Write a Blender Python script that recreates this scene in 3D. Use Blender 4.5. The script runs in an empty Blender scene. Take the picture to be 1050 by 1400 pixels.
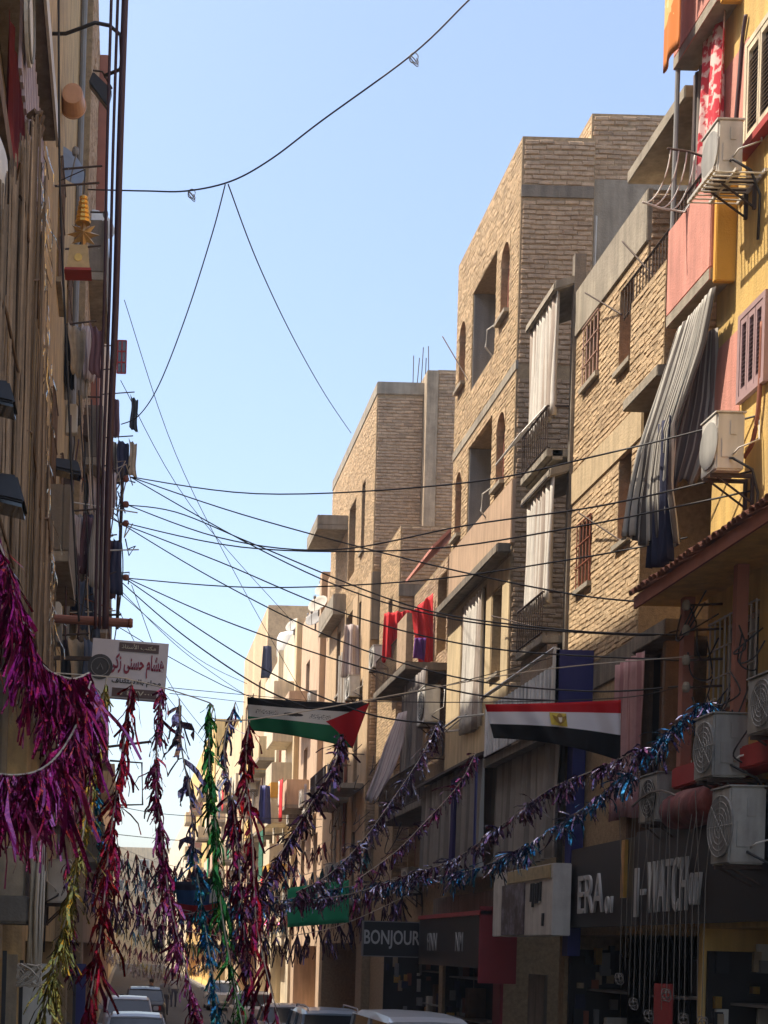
import bpy, bmesh, math, random
from mathutils import Vector, Matrix
R = math.radians
rnd = random.Random(7)
scene = bpy.context.scene
col = scene.collection

# ------------------------------------------------------------------ camera, sky, sun, exposure
F, U0, V0, H0, ROLL = 2000.0, 170.0, 1290.0, 3.2, R(1.6)
cam_d = bpy.data.cameras.new('camera'); cam = bpy.data.objects.new('camera', cam_d); col.objects.link(cam)
cam_d.sensor_fit = 'HORIZONTAL'; cam_d.sensor_width = 36.0
cam_d.lens = 36.0 * F / 1050.0
cam_d.shift_x = (525 - U0) / 1050.0; cam_d.shift_y = (V0 - 700) / 1050.0
cam_d.clip_start = 0.1; cam_d.clip_end = 3000
cam.matrix_world = Matrix.Translation((0, 0, H0)) @ Matrix.Rotation(R(90), 4, 'X') @ Matrix.Rotation(ROLL, 4, 'Z')
scene.camera = cam

SUN_EL, SUN_AZ = R(59), R(-80)          # azimuth from +Y, clockwise seen from above (sun on the left, a little ahead)
world = bpy.data.worlds.new('World'); scene.world = world; world.use_nodes = True
wn = world.node_tree.nodes; wl = world.node_tree.links
sky = wn.new('ShaderNodeTexSky'); sky.sky_type = 'NISHITA'; sky.sun_disc = False
sky.sun_elevation = SUN_EL; sky.sun_rotation = SUN_AZ
sky.air_density = 1.0; sky.dust_density = 2.6; sky.ozone_density = 0.45
bg = wn['Background']; bg.inputs[1].default_value = 0.135
wl.new(sky.outputs[0], bg.inputs[0])
sun_d = bpy.data.lights.new('sun', 'SUN'); sun_o = bpy.data.objects.new('sun', sun_d); col.objects.link(sun_o)
sun_d.energy = 3.5; sun_d.angle = R(0.53); sun_d.color = (1.0, 0.90, 0.75)
SUN_V = Vector((math.sin(SUN_AZ) * math.cos(SUN_EL), math.cos(SUN_AZ) * math.cos(SUN_EL), math.sin(SUN_EL)))
sun_o.location = (-30, 20, 60); sun_o.rotation_euler = SUN_V.to_track_quat('Z', 'Y').to_euler()
vs = scene.view_settings; vs.view_transform = 'Standard'; vs.look = 'None'; vs.exposure = 1.2; vs.gamma = 1.0
scene.cycles.max_bounces = 6

# ------------------------------------------------------------------ pixel -> place helpers (1050 x 1400 photo pixels)
SN, CS = math.sin(ROLL), math.cos(ROLL)
def rel(u, v):
    dx, dy = u - U0, V0 - v
    return dx * CS - dy * SN, dx * SN + dy * CS
def PX(u, v, X):
    a, b = rel(u, v); y = X * F / a
    return Vector((X, y, H0 + b * y / F))
def PY(u, v, y):
    a, b = rel(u, v)
    return Vector((a * y / F, y, H0 + b * y / F))

# ------------------------------------------------------------------ materials
MATS = {}
def new_mat(name):
    m = bpy.data.materials.new(name); m.use_nodes = True
    return m, m.node_tree.nodes, m.node_tree.links, m.node_tree.nodes['Principled BSDF']
def mat(name, c, rough=0.85, var=0.18, scale=3.0, bump=0.0, bscale=40, metal=0.0, dirt=None, dirt_amt=0.5, island=0.0, streak=0.0, spec=None, stripes=None):
    """plain surface: base colour with large and fine noise, optional dirt patches, downward streaks, per-piece variation"""
    if name in MATS: return MATS[name]
    m, n, l, b = new_mat(name)
    geo = n.new('ShaderNodeNewGeometry')
    nz = n.new('ShaderNodeTexNoise'); nz.inputs['Scale'].default_value = scale; nz.inputs['Detail'].default_value = 6; nz.inputs['Roughness'].default_value = .65
    l.new(geo.outputs['Position'], nz.inputs['Vector'])
    mr = n.new('ShaderNodeMapRange'); mr.inputs[1].default_value = .25; mr.inputs[2].default_value = .75
    mr.inputs[3].default_value = 1 - var; mr.inputs[4].default_value = 1 + var
    l.new(nz.outputs[0], mr.inputs[0])
    last = mr.outputs[0]
    def mul(a, bsock):
        k = n.new('ShaderNodeMath'); k.operation = 'MULTIPLY'; l.new(a, k.inputs[0]); l.new(bsock, k.inputs[1]); return k.outputs[0]
    if island:
        ir = n.new('ShaderNodeMapRange'); ir.inputs[3].default_value = 1 - island; ir.inputs[4].default_value = 1 + island
        l.new(geo.outputs['Random Per Island'], ir.inputs[0]); last = mul(last, ir.outputs[0])
    if streak:
        mp = n.new('ShaderNodeMapping'); mp.inputs['Scale'].default_value = (3.5, 3.5, .35)
        l.new(geo.outputs['Position'], mp.inputs['Vector'])
        sn = n.new('ShaderNodeTexNoise'); sn.inputs['Scale'].default_value = 2.2; sn.inputs['Detail'].default_value = 5
        l.new(mp.outputs[0], sn.inputs['Vector'])
        sr = n.new('ShaderNodeMapRange'); sr.inputs[1].default_value = .35; sr.inputs[2].default_value = .65
        sr.inputs[3].default_value = 1 - streak; sr.inputs[4].default_value = 1.0 + streak * .3
        l.new(sn.outputs[0], sr.inputs[0]); last = mul(last, sr.outputs[0])
    base = n.new('ShaderNodeRGB'); base.outputs[0].default_value = (*c, 1); csock = base.outputs[0]
    if stripes:
        uv = n.new('ShaderNodeUVMap'); sx = n.new('ShaderNodeSeparateXYZ'); l.new(uv.outputs[0], sx.inputs[0])
        k = n.new('ShaderNodeMath'); k.operation = 'MULTIPLY'; k.inputs[1].default_value = stripes[1]; l.new(sx.outputs[0], k.inputs[0])
        fr = n.new('ShaderNodeMath'); fr.operation = 'FRACT'; l.new(k.outputs[0], fr.inputs[0])
        gt = n.new('ShaderNodeMath'); gt.operation = 'GREATER_THAN'; gt.inputs[1].default_value = stripes[2]; l.new(fr.outputs[0], gt.inputs[0])
        mx = n.new('ShaderNodeMix'); mx.data_type = 'RGBA'; mx.inputs[6].default_value = (*c, 1); mx.inputs[7].default_value = (*stripes[0], 1)
        l.new(gt.outputs[0], mx.inputs[0]); csock = mx.outputs[2]
    if dirt:
        dn = n.new('ShaderNodeTexNoise'); dn.inputs['Scale'].default_value = scale * .37; dn.inputs['Detail'].default_value = 8; dn.inputs['Roughness'].default_value = .7
        l.new(geo.outputs['Position'], dn.inputs['Vector'])
        dr = n.new('ShaderNodeMapRange'); dr.inputs[1].default_value = .48; dr.inputs[2].default_value = .68; dr.inputs[4].default_value = dirt_amt
        l.new(dn.outputs[0], dr.inputs[0])
        mx = n.new('ShaderNodeMix'); mx.data_type = 'RGBA'; mx.inputs[7].default_value = (*dirt, 1)
        l.new(dr.outputs[0], mx.inputs[0]); l.new(csock, mx.inputs[6]); csock = mx.outputs[2]
    vm = n.new('ShaderNodeVectorMath'); vm.operation = 'SCALE'
    l.new(csock, vm.inputs[0]); l.new(last, vm.inputs['Scale'])
    l.new(vm.outputs[0], b.inputs['Base Color'])
    b.inputs['Roughness'].default_value = rough; b.inputs['Metallic'].default_value = metal
    if spec is not None: b.inputs['Specular IOR Level'].default_value = spec
    if bump:
        bn = n.new('ShaderNodeTexNoise'); bn.inputs['Scale'].default_value = bscale; bn.inputs['Detail'].default_value = 5
        l.new(geo.outputs['Position'], bn.inputs['Vector'])
        bp = n.new('ShaderNodeBump'); bp.inputs['Strength'].default_value = bump; bp.inputs['Distance'].default_value = .02
        l.new(bn.outputs[0], bp.inputs['Height']); l.new(bp.outputs[0], b.inputs['Normal'])
    MATS[name] = m
    return m
def glass(name, c=(.03, .035, .04), rough=.08):
    if name in MATS: return MATS[name]
    m, n, l, b = new_mat(name)
    b.inputs['Base Color'].default_value = (*c, 1); b.inputs['Roughness'].default_value = rough; b.inputs['Specular IOR Level'].default_value = .7
    MATS[name] = m; return m
def foil(name, c, c2=None, rough=.15):
    """metallised plastic film: per-strip tint"""
    if name in MATS: return MATS[name]
    m, n, l, b = new_mat(name)
    geo = n.new('ShaderNodeNewGeometry'); rp = n.new('ShaderNodeMix'); rp.data_type = 'RGBA'
    rp.inputs[6].default_value = (*[x * .7 for x in c], 1); rp.inputs[7].default_value = (*(c2 or c), 1)
    l.new(geo.outputs['Random Per Island'], rp.inputs[0]); l.new(rp.outputs[2], b.inputs['Base Color'])
    b.inputs['Metallic'].default_value = .85; b.inputs['Roughness'].default_value = rough
    nz = n.new('ShaderNodeTexNoise'); nz.inputs['Scale'].default_value = 30; l.new(geo.outputs['Position'], nz.inputs['Vector'])
    bp = n.new('ShaderNodeBump'); bp.inputs['Strength'].default_value = .4; bp.inputs['Distance'].default_value = .02
    l.new(nz.outputs[0], bp.inputs['Height']); l.new(bp.outputs[0], b.inputs['Normal'])
    MATS[name] = m; return m

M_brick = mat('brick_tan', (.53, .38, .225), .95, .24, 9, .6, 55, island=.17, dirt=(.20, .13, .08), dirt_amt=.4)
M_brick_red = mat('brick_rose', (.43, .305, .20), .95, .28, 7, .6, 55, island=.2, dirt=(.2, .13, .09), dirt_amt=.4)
M_mortar = mat('mortar', (.33, .235, .135), .98, .35, 14, .6, 60)
M_conc = mat('concrete', (.33, .285, .22), .95, .2, 2.5, .4, 35, dirt=(.17, .14, .11), dirt_amt=.5, streak=.25)
M_conc_d = mat('concrete_grey', (.21, .175, .135), .95, .2, 2.5, .4, 35, dirt=(.11, .095, .08), streak=.3)
M_plast = mat('plaster_tan', (.48, .33, .22), .95, .12, 1.5, .35, 60, dirt=(.33, .22, .15), dirt_amt=.4, streak=.18)
M_cream = mat('plaster_cream', (.60, .47, .28), .95, .12, 1.5, .3, 50, dirt=(.36, .26, .16), dirt_amt=.45, streak=.22)
M_cream2 = mat('plaster_pale', (.66, .56, .40), .95, .12, 1.5, .3, 50, dirt=(.40, .31, .22), dirt_amt=.4, streak=.22)
M_peach = mat('plaster_peach', (.55, .39, .26), .95, .12, 1.5, .3, 50, dirt=(.4, .27, .18), dirt_amt=.4, streak=.2)
M_yellow = mat('paint_yellow', (.64, .42, .13), .9, .12, 2.0, .35, 45, dirt=(.50, .36, .17), dirt_amt=.55, streak=.22)
M_ochre = mat('ochre_and_shaded_yellow', (.62, .33, .05), .9, .12, 2.0, .3, 45)  # also used as yellow with shade painted in, on the balcony sides
M_pink = mat('paint_pink', (.62, .27, .21), .9, .13, 2.5, .35, 45, dirt=(.48, .22, .18), dirt_amt=.5, streak=.2)
M_rose = mat('paint_rose_brown', (.33, .13, .085), .8, .15, 4)
M_redwood = mat('red_brown_wood', (.26, .085, .045), .75, .2, 6)
M_red = mat('paint_red', (.36, .035, .03), .7, .15, 3, dirt=(.16, .04, .035), dirt_amt=.5)
M_white = mat('white_paint', (.66, .63, .58), .6, .12, 3, dirt=(.38, .34, .29), dirt_amt=.5, streak=.15)
M_whitef = mat('off_white_metal', (.62, .59, .53), .5, .1, 3, dirt=(.36, .31, .25), dirt_amt=.55, streak=.2)
M_grey = mat('grey_paint', (.22, .215, .21), .7, .15, 3)
M_dark = mat('dark_interior', (.018, .016, .015), .9, .3, 2)  # near-black colour that paints in the gloom of unlit rooms behind openings
M_darkr = mat('dark_red_interior', (.06, .014, .014), .9, .3, 2)
M_black = mat('black_metal', (.025, .023, .024), .5, .2, 6)
M_iron = mat('rusty_iron', (.075, .05, .038), .75, .3, 12, metal=.3)
M_wire = mat('cable_black', (.03, .027, .027), .7, .1, 3)
M_wire_p = mat('cable_plum', (.055, .022, .03), .6, .1, 3)
M_wood = mat('wood_brown', (.16, .095, .055), .85, .25, 8, .3, 50, streak=.3)
M_wood_l = mat('wood_beige', (.38, .29, .19), .85, .25, 8, .3, 50, streak=.3)
M_blue = mat('panel_blue', (.018, .02, .13), .5, .15, 3)
M_navy = mat('navy_cloth', (.018, .02, .05), .9, .2, 6)
M_glass = glass('window_glass')
M_glass_p = glass('window_glass_pale', (.12, .13, .135), .2)
M_cord = mat('cord_pale', (.45, .38, .30), .9, .1, 3)
M_chrome = mat('galvanised', (.45, .45, .45), .45, .1, 5, metal=.7)
M_tyre = mat('tyre_rubber', (.02, .02, .02), .9, .1, 8)
M_gold = mat('gold_foil', (.75, .45, .12), .3, .2, 10, metal=.8)
M_asph = mat('asphalt', (.055, .052, .05), .95, .3, 1.2, .5, 60, dirt=(.13, .11, .09), dirt_amt=.5)
M_pave = mat('paving', (.22, .2, .17), .95, .25, 2, .4, 40, dirt=(.13, .11, .09))
M_kerb = mat('kerb_stone', (.28, .26, .23), .95, .2, 2)
M_tile = mat('clay_tile', (.28, .12, .075), .9, .25, 6, .3, 40, island=.3)
M_skin = mat('skin', (.34, .19, .12), .6, .06, 10)
M_hair = mat('hair_black', (.015, .012, .01), .6, .2, 30)

# ------------------------------------------------------------------ mesh builder
W = {}                                                     # object -> world location of its origin
class MB:
    def __init__(s): s.v, s.f, s.m = [], [], []
    def face(s, pts, mi=0):
        i = len(s.v); s.v += [Vector(p) for p in pts]; s.f.append(list(range(i, i + len(pts)))); s.m.append(mi)
    def box(s, x0, x1, y0, y1, z0, z1, mi=0, jit=0.0):
        i = len(s.v)
        for x in (x0, x1):
            for y in (y0, y1):
                for z in (z0, z1):
                    s.v.append(Vector((x + rnd.uniform(-jit, jit), y + rnd.uniform(-jit, jit), z + rnd.uniform(-jit, jit))))
        for q in ((0, 1, 3, 2), (4, 6, 7, 5), (0, 4, 5, 1), (2, 3, 7, 6), (0, 2, 6, 4), (1, 5, 7, 3)):
            s.f.append([i + k for k in q]); s.m.append(mi)
        return s
    def hexa(s, p, mi=0):
        """8 corners: bottom loop 4, top loop 4"""
        i = len(s.v); s.v += [Vector(q) for q in p]
        for q in ((3, 2, 1, 0), (4, 5, 6, 7), (0, 1, 5, 4), (1, 2, 6, 5), (2, 3, 7, 6), (3, 0, 4, 7)):
            s.f.append([i + k for k in q]); s.m.append(mi)
        return s
    def tube(s, pts, r, n=6, mi=0, cap=True):
        pts = [Vector(p) for p in pts]; i0 = len(s.v); rr = r if isinstance(r, (list, tuple)) else [r] * len(pts)
        for k, p in enumerate(pts):
            d = (pts[min(k + 1, len(pts) - 1)] - pts[max(k - 1, 0)]).normalized()
            a = Vector((0, 0, 1)) if abs(d.z) < .95 else Vector((1, 0, 0))
            e1 = d.cross(a).normalized(); e2 = d.cross(e1)
            for j in range(n):
                t = 2 * math.pi * j / n; s.v.append(p + (e1 * math.cos(t) + e2 * math.sin(t)) * rr[k])
        for k in range(len(pts) - 1):
            for j in range(n):
                a, b = i0 + k * n + j, i0 + k * n + (j + 1) % n
                s.f.append([a, b, b + n, a + n]); s.m.append(mi)
        if cap:
            s.f.append([i0 + j for j in range(n)][::-1]); s.m.append(mi)
            e = i0 + (len(pts) - 1) * n; s.f.append([e + j for j in range(n)]); s.m.append(mi)
        return s
    def lathe(s, c, prof, n=16, axis='z', mi=0):
        """profile [(r, h)] turned about an axis through c"""
        i0 = len(s.v); c = Vector(c)
        for r_, h in prof:
            for j in range(n):
                t = 2 * math.pi * j / n; a, b = r_ * math.cos(t), r_ * math.sin(t)
                o = {'z': (a, b, h), 'x': (h, a, b), 'y': (a, h, b)}[axis]
                s.v.append(c + Vector(o))
        for k in range(len(prof) - 1):
            for j in range(n):
                a, b = i0 + k * n + j, i0 + k * n + (j + 1) % n
                s.f.append([a, b, b + n, a + n]); s.m.append(mi)
        s.f.append([i0 + j for j in range(n)][::-1]); s.m.append(mi)
        e = i0 + (len(prof) - 1) * n; s.f.append([e + j for j in range(n)]); s.m.append(mi)
        return s
    def build(s, name, mats, parent=None, smooth=False, kind=None, bevel=0, origin=None, label=None):
        if not isinstance(mats, (list, tuple)): mats = [mats]
        lo = Vector([min(p[k] for p in s.v) for k in range(3)]); hi = Vector([max(p[k] for p in s.v) for k in range(3)])
        c = origin or Vector(((lo.x + hi.x) / 2, (lo.y + hi.y) / 2, lo.z))
        me = bpy.data.meshes.new(name); me.from_pydata([p - c for p in s.v], [], s.f)
        for m_ in mats: me.materials.append(m_)
        me.polygons.foreach_set('material_index', s.m)
        bm = bmesh.new(); bm.from_mesh(me)
        if bevel:
            bmesh.ops.remove_doubles(bm, verts=bm.verts, dist=1e-5)
            bmesh.ops.bevel(bm, geom=list(bm.edges), offset=bevel, segments=2, affect='EDGES', clamp_overlap=True)
        bmesh.ops.recalc_face_normals(bm, faces=bm.faces)
        bm.to_mesh(me); bm.free()
        if smooth: me.polygons.foreach_set('use_smooth', [True] * len(me.polygons))
        return link(name, me, c, parent, kind, label)
def link(name, me, c, parent=None, kind=None, label=None):
    o = bpy.data.objects.new(name, me); col.objects.link(o)
    if parent: o.parent = parent; o.location = c - W[parent]
    else: o.location = c
    W[o] = Vector(c)
    if kind: o['kind'] = kind
    if label: o['label'] = label
    return o
def thing(name, label, cat, loc, group=None):
    o = bpy.data.objects.new(name, None); col.objects.link(o); o.location = loc; o.empty_display_size = .2
    W[o] = Vector(loc); o['label'] = label; o['category'] = cat
    if group: o['group'] = group
    return o
def tag(o, label, cat, group=None):
    o['label'] = label; o['category'] = cat
    if group: o['group'] = group
    return o
def cloth(name, fn, ns, nt, mats, parent=None, thick=0.004, smooth=True, label=None):
    """sheet through fn(s,t), 0..1, with UVs and a little thickness"""
    if not isinstance(mats, (list, tuple)): mats = [mats]
    pts = [fn(i / ns, j / nt) for j in range(nt + 1) for i in range(ns + 1)]
    lo = Vector([min(p[k] for p in pts) for k in range(3)]); hi = Vector([max(p[k] for p in pts) for k in range(3)])
    c = Vector(((lo.x + hi.x) / 2, (lo.y + hi.y) / 2, lo.z))
    fs = [(j * (ns + 1) + i, j * (ns + 1) + i + 1, (j + 1) * (ns + 1) + i + 1, (j + 1) * (ns + 1) + i) for j in range(nt) for i in range(ns)]
    me = bpy.data.meshes.new(name); me.from_pydata([p - c for p in pts], [], fs)
    uv = me.uv_layers.new(name='UVMap')
    for lp in me.loops:
        k = lp.vertex_index; uv.data[lp.index].uv = ((k % (ns + 1)) / ns, (k // (ns + 1)) / nt)
    for m_ in mats: me.materials.append(m_)
    if smooth: me.polygons.foreach_set('use_smooth', [True] * len(me.polygons))
    o = link(name, me, c, parent, None, label)
    if thick:
        md = o.modifiers.new('thickness', 'SOLIDIFY'); md.thickness = thick; md.offset = 0
    return o
def text(s, size, M, mt, parent, name='lettering', extr=.006, sx=1.0, align='CENTER', bold=0.0, fit=None):
    cu = bpy.data.curves.new(name, 'FONT'); cu.body = s; cu.size = size; cu.extrude = extr; cu.offset = bold
    cu.align_x = align; cu.align_y = 'CENTER'; cu.resolution_u = 3
    t = bpy.data.objects.new(name, cu); col.objects.link(t)
    dg = bpy.context.evaluated_depsgraph_get(); me = bpy.data.meshes.new_from_object(t.evaluated_get(dg))
    bpy.data.objects.remove(t); bpy.data.curves.remove(cu)
    if not len(me.vertices): return None
    if fit:                                              # fit to width, height
        x0, x1 = min(v.co.x for v in me.vertices), max(v.co.x for v in me.vertices); y0, y1 = min(v.co.y for v in me.vertices), max(v.co.y for v in me.vertices)
        me.transform(Matrix.Diagonal((fit[0] / (x1 - x0), fit[1] / (y1 - y0), 1, 1)) @ Matrix.Translation((-(x0 + x1) / 2, -(y0 + y1) / 2, 0)))
    me.transform(M @ Matrix.Diagonal((sx, 1, 1, 1)))
    me.materials.clear(); me.materials.append(mt)
    lo = Vector([min(v.co[k] for v in me.vertices) for k in range(3)])
    me.transform(Matrix.Translation(-lo))
    return link(name, me, lo, parent)
def frame_M(o, ex, ey):
    """matrix with text x along ex, y along ey"""
    ex = Vector(ex).normalized(); ey = Vector(ey); ey = (ey - ex * ey.dot(ex)).normalized(); ez = ex.cross(ey)
    m = Matrix((ex, ey, ez)).transposed().to_4x4(); m.translation = o; return m
def facing_street(x, y, z):            # on a right-hand facade: reads from the street (text runs toward -Y as seen facing +X)
    return frame_M((x, y, z), (0, -1, 0), (0, 0, 1))
def facing_camera(x, y, z, tilt=0):
    return frame_M((x, y, z), (math.cos(tilt), 0, math.sin(tilt)), (0, 0, 1))

# ------------------------------------------------------------------ building kit.  s=+1: right side of the street (front looks to -X), s=-1: left side
def shell(parent, s, X, y0, y1, z0, z1, depth, holes, mt, rec=.22, name='wall'):
    """front wall with real openings and reveals, plus side, back and roof faces"""
    b = MB()
    ys = sorted({y0, y1, *[h[k] for h in holes for k in (0, 1) if y0 < h[k] < y1]})
    zs = sorted({z0, z1, *[h[k] for h in holes for k in (2, 3) if z0 < h[k] < z1]})
    for a in range(len(ys) - 1):
        for c in range(len(zs) - 1):
            cy, cz = (ys[a] + ys[a + 1]) / 2, (zs[c] + zs[c + 1]) / 2
            if any(h[0] < cy < h[1] and h[2] < cz < h[3] for h in holes): continue
            b.face([(X, ys[a], zs[c]), (X, ys[a + 1], zs[c]), (X, ys[a + 1], zs[c + 1]), (X, ys[a], zs[c + 1])])
    for h in holes:
        d = X + s * (h[4] if len(h) > 4 and h[4] else rec)
        a0, a1, c0, c1 = max(h[0], y0), min(h[1], y1), max(h[2], z0), min(h[3], z1)
        b.face([(X, a0, c0), (d, a0, c0), (d, a1, c0), (X, a1, c0)]); b.face([(X, a0, c1), (d, a0, c1), (d, a1, c1), (X, a1, c1)])
        b.face([(X, a0, c0), (d, a0, c0), (d, a0, c1), (X, a0, c1)]); b.face([(X, a1, c0), (d, a1, c0), (d, a1, c1), (X, a1, c1)])
        if len(h) > 4 and h[4]: b.face([(d, a0, c0), (d, a1, c0), (d, a1, c1), (d, a0, c1)])
    B = X + s * depth
    b.face([(X, y0, z0), (B, y0, z0), (B, y0, z1), (X, y0, z1)]); b.face([(X, y1, z0), (B, y1, z0), (B, y1, z1), (X, y1, z1)])
    b.face([(B, y0, z0), (B, y1, z0), (B, y1, z1), (B, y0, z1)]); b.face([(X, y0, z1), (X, y1, z1), (B, y1, z1), (B, y0, z1)])
    # normals are made consistent by build(); keep verts merged so that recalculation works
    return b.build(name, mt, parent)
def window(parent, s, X, y0, y1, z0, z1, style='glass', fm=None, rec=.22, sill=True, pane=None, fw=.05):
    fm = fm or M_redwood; d0, d1 = X + s * (rec - .06), X + s * rec
    xa, xb = min(d0, d1), max(d0, d1); b = MB()
    b.box(xa, xb, y0 + .002, y0 + fw, z0 + .002, z1 - .002); b.box(xa, xb, y1 - fw, y1 - .002, z0 + .002, z1 - .002)
    b.box(xa, xb, y0 + fw, y1 - fw, z0 + .002, z0 + fw); b.box(xa, xb, y0 + fw, y1 - fw, z1 - fw, z1 - .002)
    if y1 - y0 > .75: b.box(xa + .004, xb - .004, (y0 + y1) / 2 - .025, (y0 + y1) / 2 + .025, z0 + fw, z1 - fw)
    w = b.build('window', fm, parent)
    MB().box(min(d1, d1 - s * .02) + s * .012, max(d1, d1 - s * .02) + s * .012, y0 + .01, y1 - .01, z0 + .01, z1 - .01).build('pane', pane or (M_glass if style != 'dark' else M_dark), w)
    if style == 'bars':
        g = MB(); xg = X - s * .03; n = max(3, int((y1 - y0) / .13))
        for k in range(n + 1):
            y = y0 + (y1 - y0) * k / n; g.tube([(xg, y, z0 - .02), (xg, y, z1 + .02)], .011, 5)
        for k in range(4):
            z = z0 + (z1 - z0) * k / 3; g.tube([(xg - s * .012, y0 - .03, z), (xg - s * .012, y1 + .03, z)], .011, 5)
        for y in (y0, y1):
            for z in (z0, z1): g.tube([(xg, y, z), (X + s * .05, y, z)], .01, 5)
        g.build('grille', fm, w)
    if sill: MB().box(min(X - s * .07, X + s * .1), max(X - s * .07, X + s * .1), y0 - .05, y1 + .05, z0 - .07, z0 - .003).build('sill', M_conc, w)
    return w
def shutters(parent, s, X, y0, y1, z0, z1, fm, lm, leaves=2):
    b = MB(); fw = .06; xa, xb = sorted((X - s * .022, X + s * .034))
    b.box(xa, xb, y0, y0 + fw, z0, z1); b.box(xa, xb, y1 - fw, y1, z0, z1); b.box(xa, xb, y0 + fw, y1 - fw, z0, z0 + fw); b.box(xa, xb, y0 + fw, y1 - fw, z1 - fw, z1)
    w = b.build('window', fm, parent)
    wd = (y1 - y0 - 2 * fw) / leaves
    for k in range(leaves):
        a = y0 + fw + wd * k + .006; e = a + wd - .012; lf = MB(); st = .035
        xa, xb = sorted((X - s * .015, X + s * .03))
        lf.box(xa, xb, a, a + st, z0 + fw, z1 - fw); lf.box(xa, xb, e - st, e, z0 + fw, z1 - fw)
        lf.box(xa, xb, a + st, e - st, z0 + fw, z0 + fw + .07); lf.box(xa, xb, a + st, e - st, z1 - fw - .07, z1 - fw)
        n = int((z1 - z0 - .3) / .045)
        for j in range(n):
            z = z0 + fw + .08 + j * .045
            lf.hexa([(X - s * .012, a + st, z), (X + s * .02, a + st, z + .03), (X + s * .02, e - st, z + .03), (X - s * .012, e - st, z),
                     (X - s * .012, a + st, z + .006), (X + s * .02, a + st, z + .036), (X + s * .02, e - st, z + .036), (X - s * .012, e - st, z + .006)], 1)
        lf.build('shutter_leaf', [fm, lm], w)
    MB().box(*sorted((X + s * .036, X + s * .04)), y0 + .02, y1 - .02, z0 + .02, z1 - .02).build('backing', M_dark, w)
    return w
BRICK_MESH = {}
def pillow(b, axis, side, d, c, z, hl, bh):
    """one brick: rough box whose outer face swells"""
    i = len(b.v); u = rnd.uniform
    e1, e2, w2 = (.036, .041, .82) if axis == 'x' else (.034, .045, .7)
    for (e, k, w) in ((-.03, 1.0, 1.0), (e1, 1.0, 1.0), (e2, .86, w2)):
        for (sa, sz) in ((-1, -1), (1, -1), (1, 1), (-1, 1)):
            a_, z_, e_ = c + sa * (hl if e < e2 else hl - .014) + u(-.005, .005), z + sz * bh / 2 * w + u(-.005, .005), side * (e + u(-.004, .004))
            b.v.append(Vector((d + e_, a_, z_)) if axis == 'x' else Vector((a_, d + e_, z_)))
    for r0 in (0, 4):
        for j in range(4): b.f.append([i + r0 + j, i + r0 + (j + 1) % 4, i + r0 + 4 + (j + 1) % 4, i + r0 + 4 + j]); b.m.append(0)
    b.f.append([i + 8, i + 9, i + 10, i + 11]); b.m.append(0)
def brick_meshes(mt, axis, bl, bh, side=-1):
    key = (mt.name, axis, side, round(bl, 3), round(bh, 3))
    if key in BRICK_MESH: return BRICK_MESH[key]
    L = []
    for k in range(7):
        b = MB(); j = .007
        pillow(b, axis, side, 0, 0, 0, bl / 2, bh)
        me = bpy.data.meshes.new('brick'); me.from_pydata(b.v, [], b.f); me.materials.append(mt)
        bm = bmesh.new(); bm.from_mesh(me); bmesh.ops.recalc_face_normals(bm, faces=bm.faces); bm.to_mesh(me); bm.free(); L.append(me)
    BRICK_MESH[key] = L; return L
def bricks(parent, axis, P, a0, a1, z0, z1, mt, s=1, holes=(), n_single=150, bl=None, bh=None, gap=None):
    """courses on the plane x=P (axis x, runs along y) or y=P (axis y, runs along x); each brick proud of the mortar"""
    bl, bh, gap = (bl or (.19 if axis == 'x' else .24)), (bh or (.058 if axis == 'x' else .066)), (gap or (.014 if axis == 'x' else .02))
    spots = []; z = z0 + bh / 2 + .005; row = 0
    while z + bh / 2 <= z1:
        a = a0 - (bl / 2 if row % 2 else 0) + rnd.uniform(-.03, .03)
        while a < a1 - .05:
            l0, l1 = max(a, a0 + .002), min(a + bl, a1 - .002)
            for h in holes:
                if h[2] - .02 < z < h[3] + .02:
                    if h[0] <= l0 < h[1] and l1 > h[1]: l0 = h[1] + .004
                    elif l0 < h[0] < l1 <= h[1]: l1 = h[0] - .004
            c = (l0 + l1) / 2
            bad = any(h[0] < c < h[1] and h[2] - .01 < z < h[3] + .01 for h in holes)
            if l1 - l0 > .06 and not bad: spots.append((l0, l1, z + rnd.uniform(-.009, .009) + .006 * math.sin(c * 2.1 + row * .7), rnd.choice((-.012, -.006, -.003, 0, 0, .003, .005)) * (.45 if axis == 'x' else 1)))
            a += bl + .006
        z += bh + gap; row += 1
    out = -s if axis == 'x' else -1
    def near(q):
        return P if axis == 'y' else (q[0])
    full = [q for q in spots if abs(q[1] - q[0] - bl) < .01]
    full.sort(key=lambda q: (q[0] if axis == 'x' else 0, abs(q[2] - (z0 + z1) / 2)))
    singles = set(id(q) for q in full[:n_single]); ms = brick_meshes(mt, axis, bl, bh, out); rest = MB()
    for q in spots:
        c = (q[0] + q[1]) / 2; d = P + out * (q[3] + .005) - out * (.037 if axis == 'x' else .03)
        if id(q) in singles:
            o = bpy.data.objects.new('brick', rnd.choice(ms)); col.objects.link(o); o.parent = parent
            w = Vector((d, c, q[2])) if axis == 'x' else Vector((c, d, q[2]))
            o.location = w - W[parent]; W[o] = w
            o.rotation_euler = (rnd.uniform(-.02, .02), 0, rnd.uniform(-.01, .01)) if axis == 'x' else (0, rnd.uniform(-.02, .02), 0)
        else:
            hl = (q[1] - q[0]) / 2
            pillow(rest, axis, out, d, c, q[2], hl, bh)
    if rest.v: rest.build('brickwork', mt, parent, kind='stuff')
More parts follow.
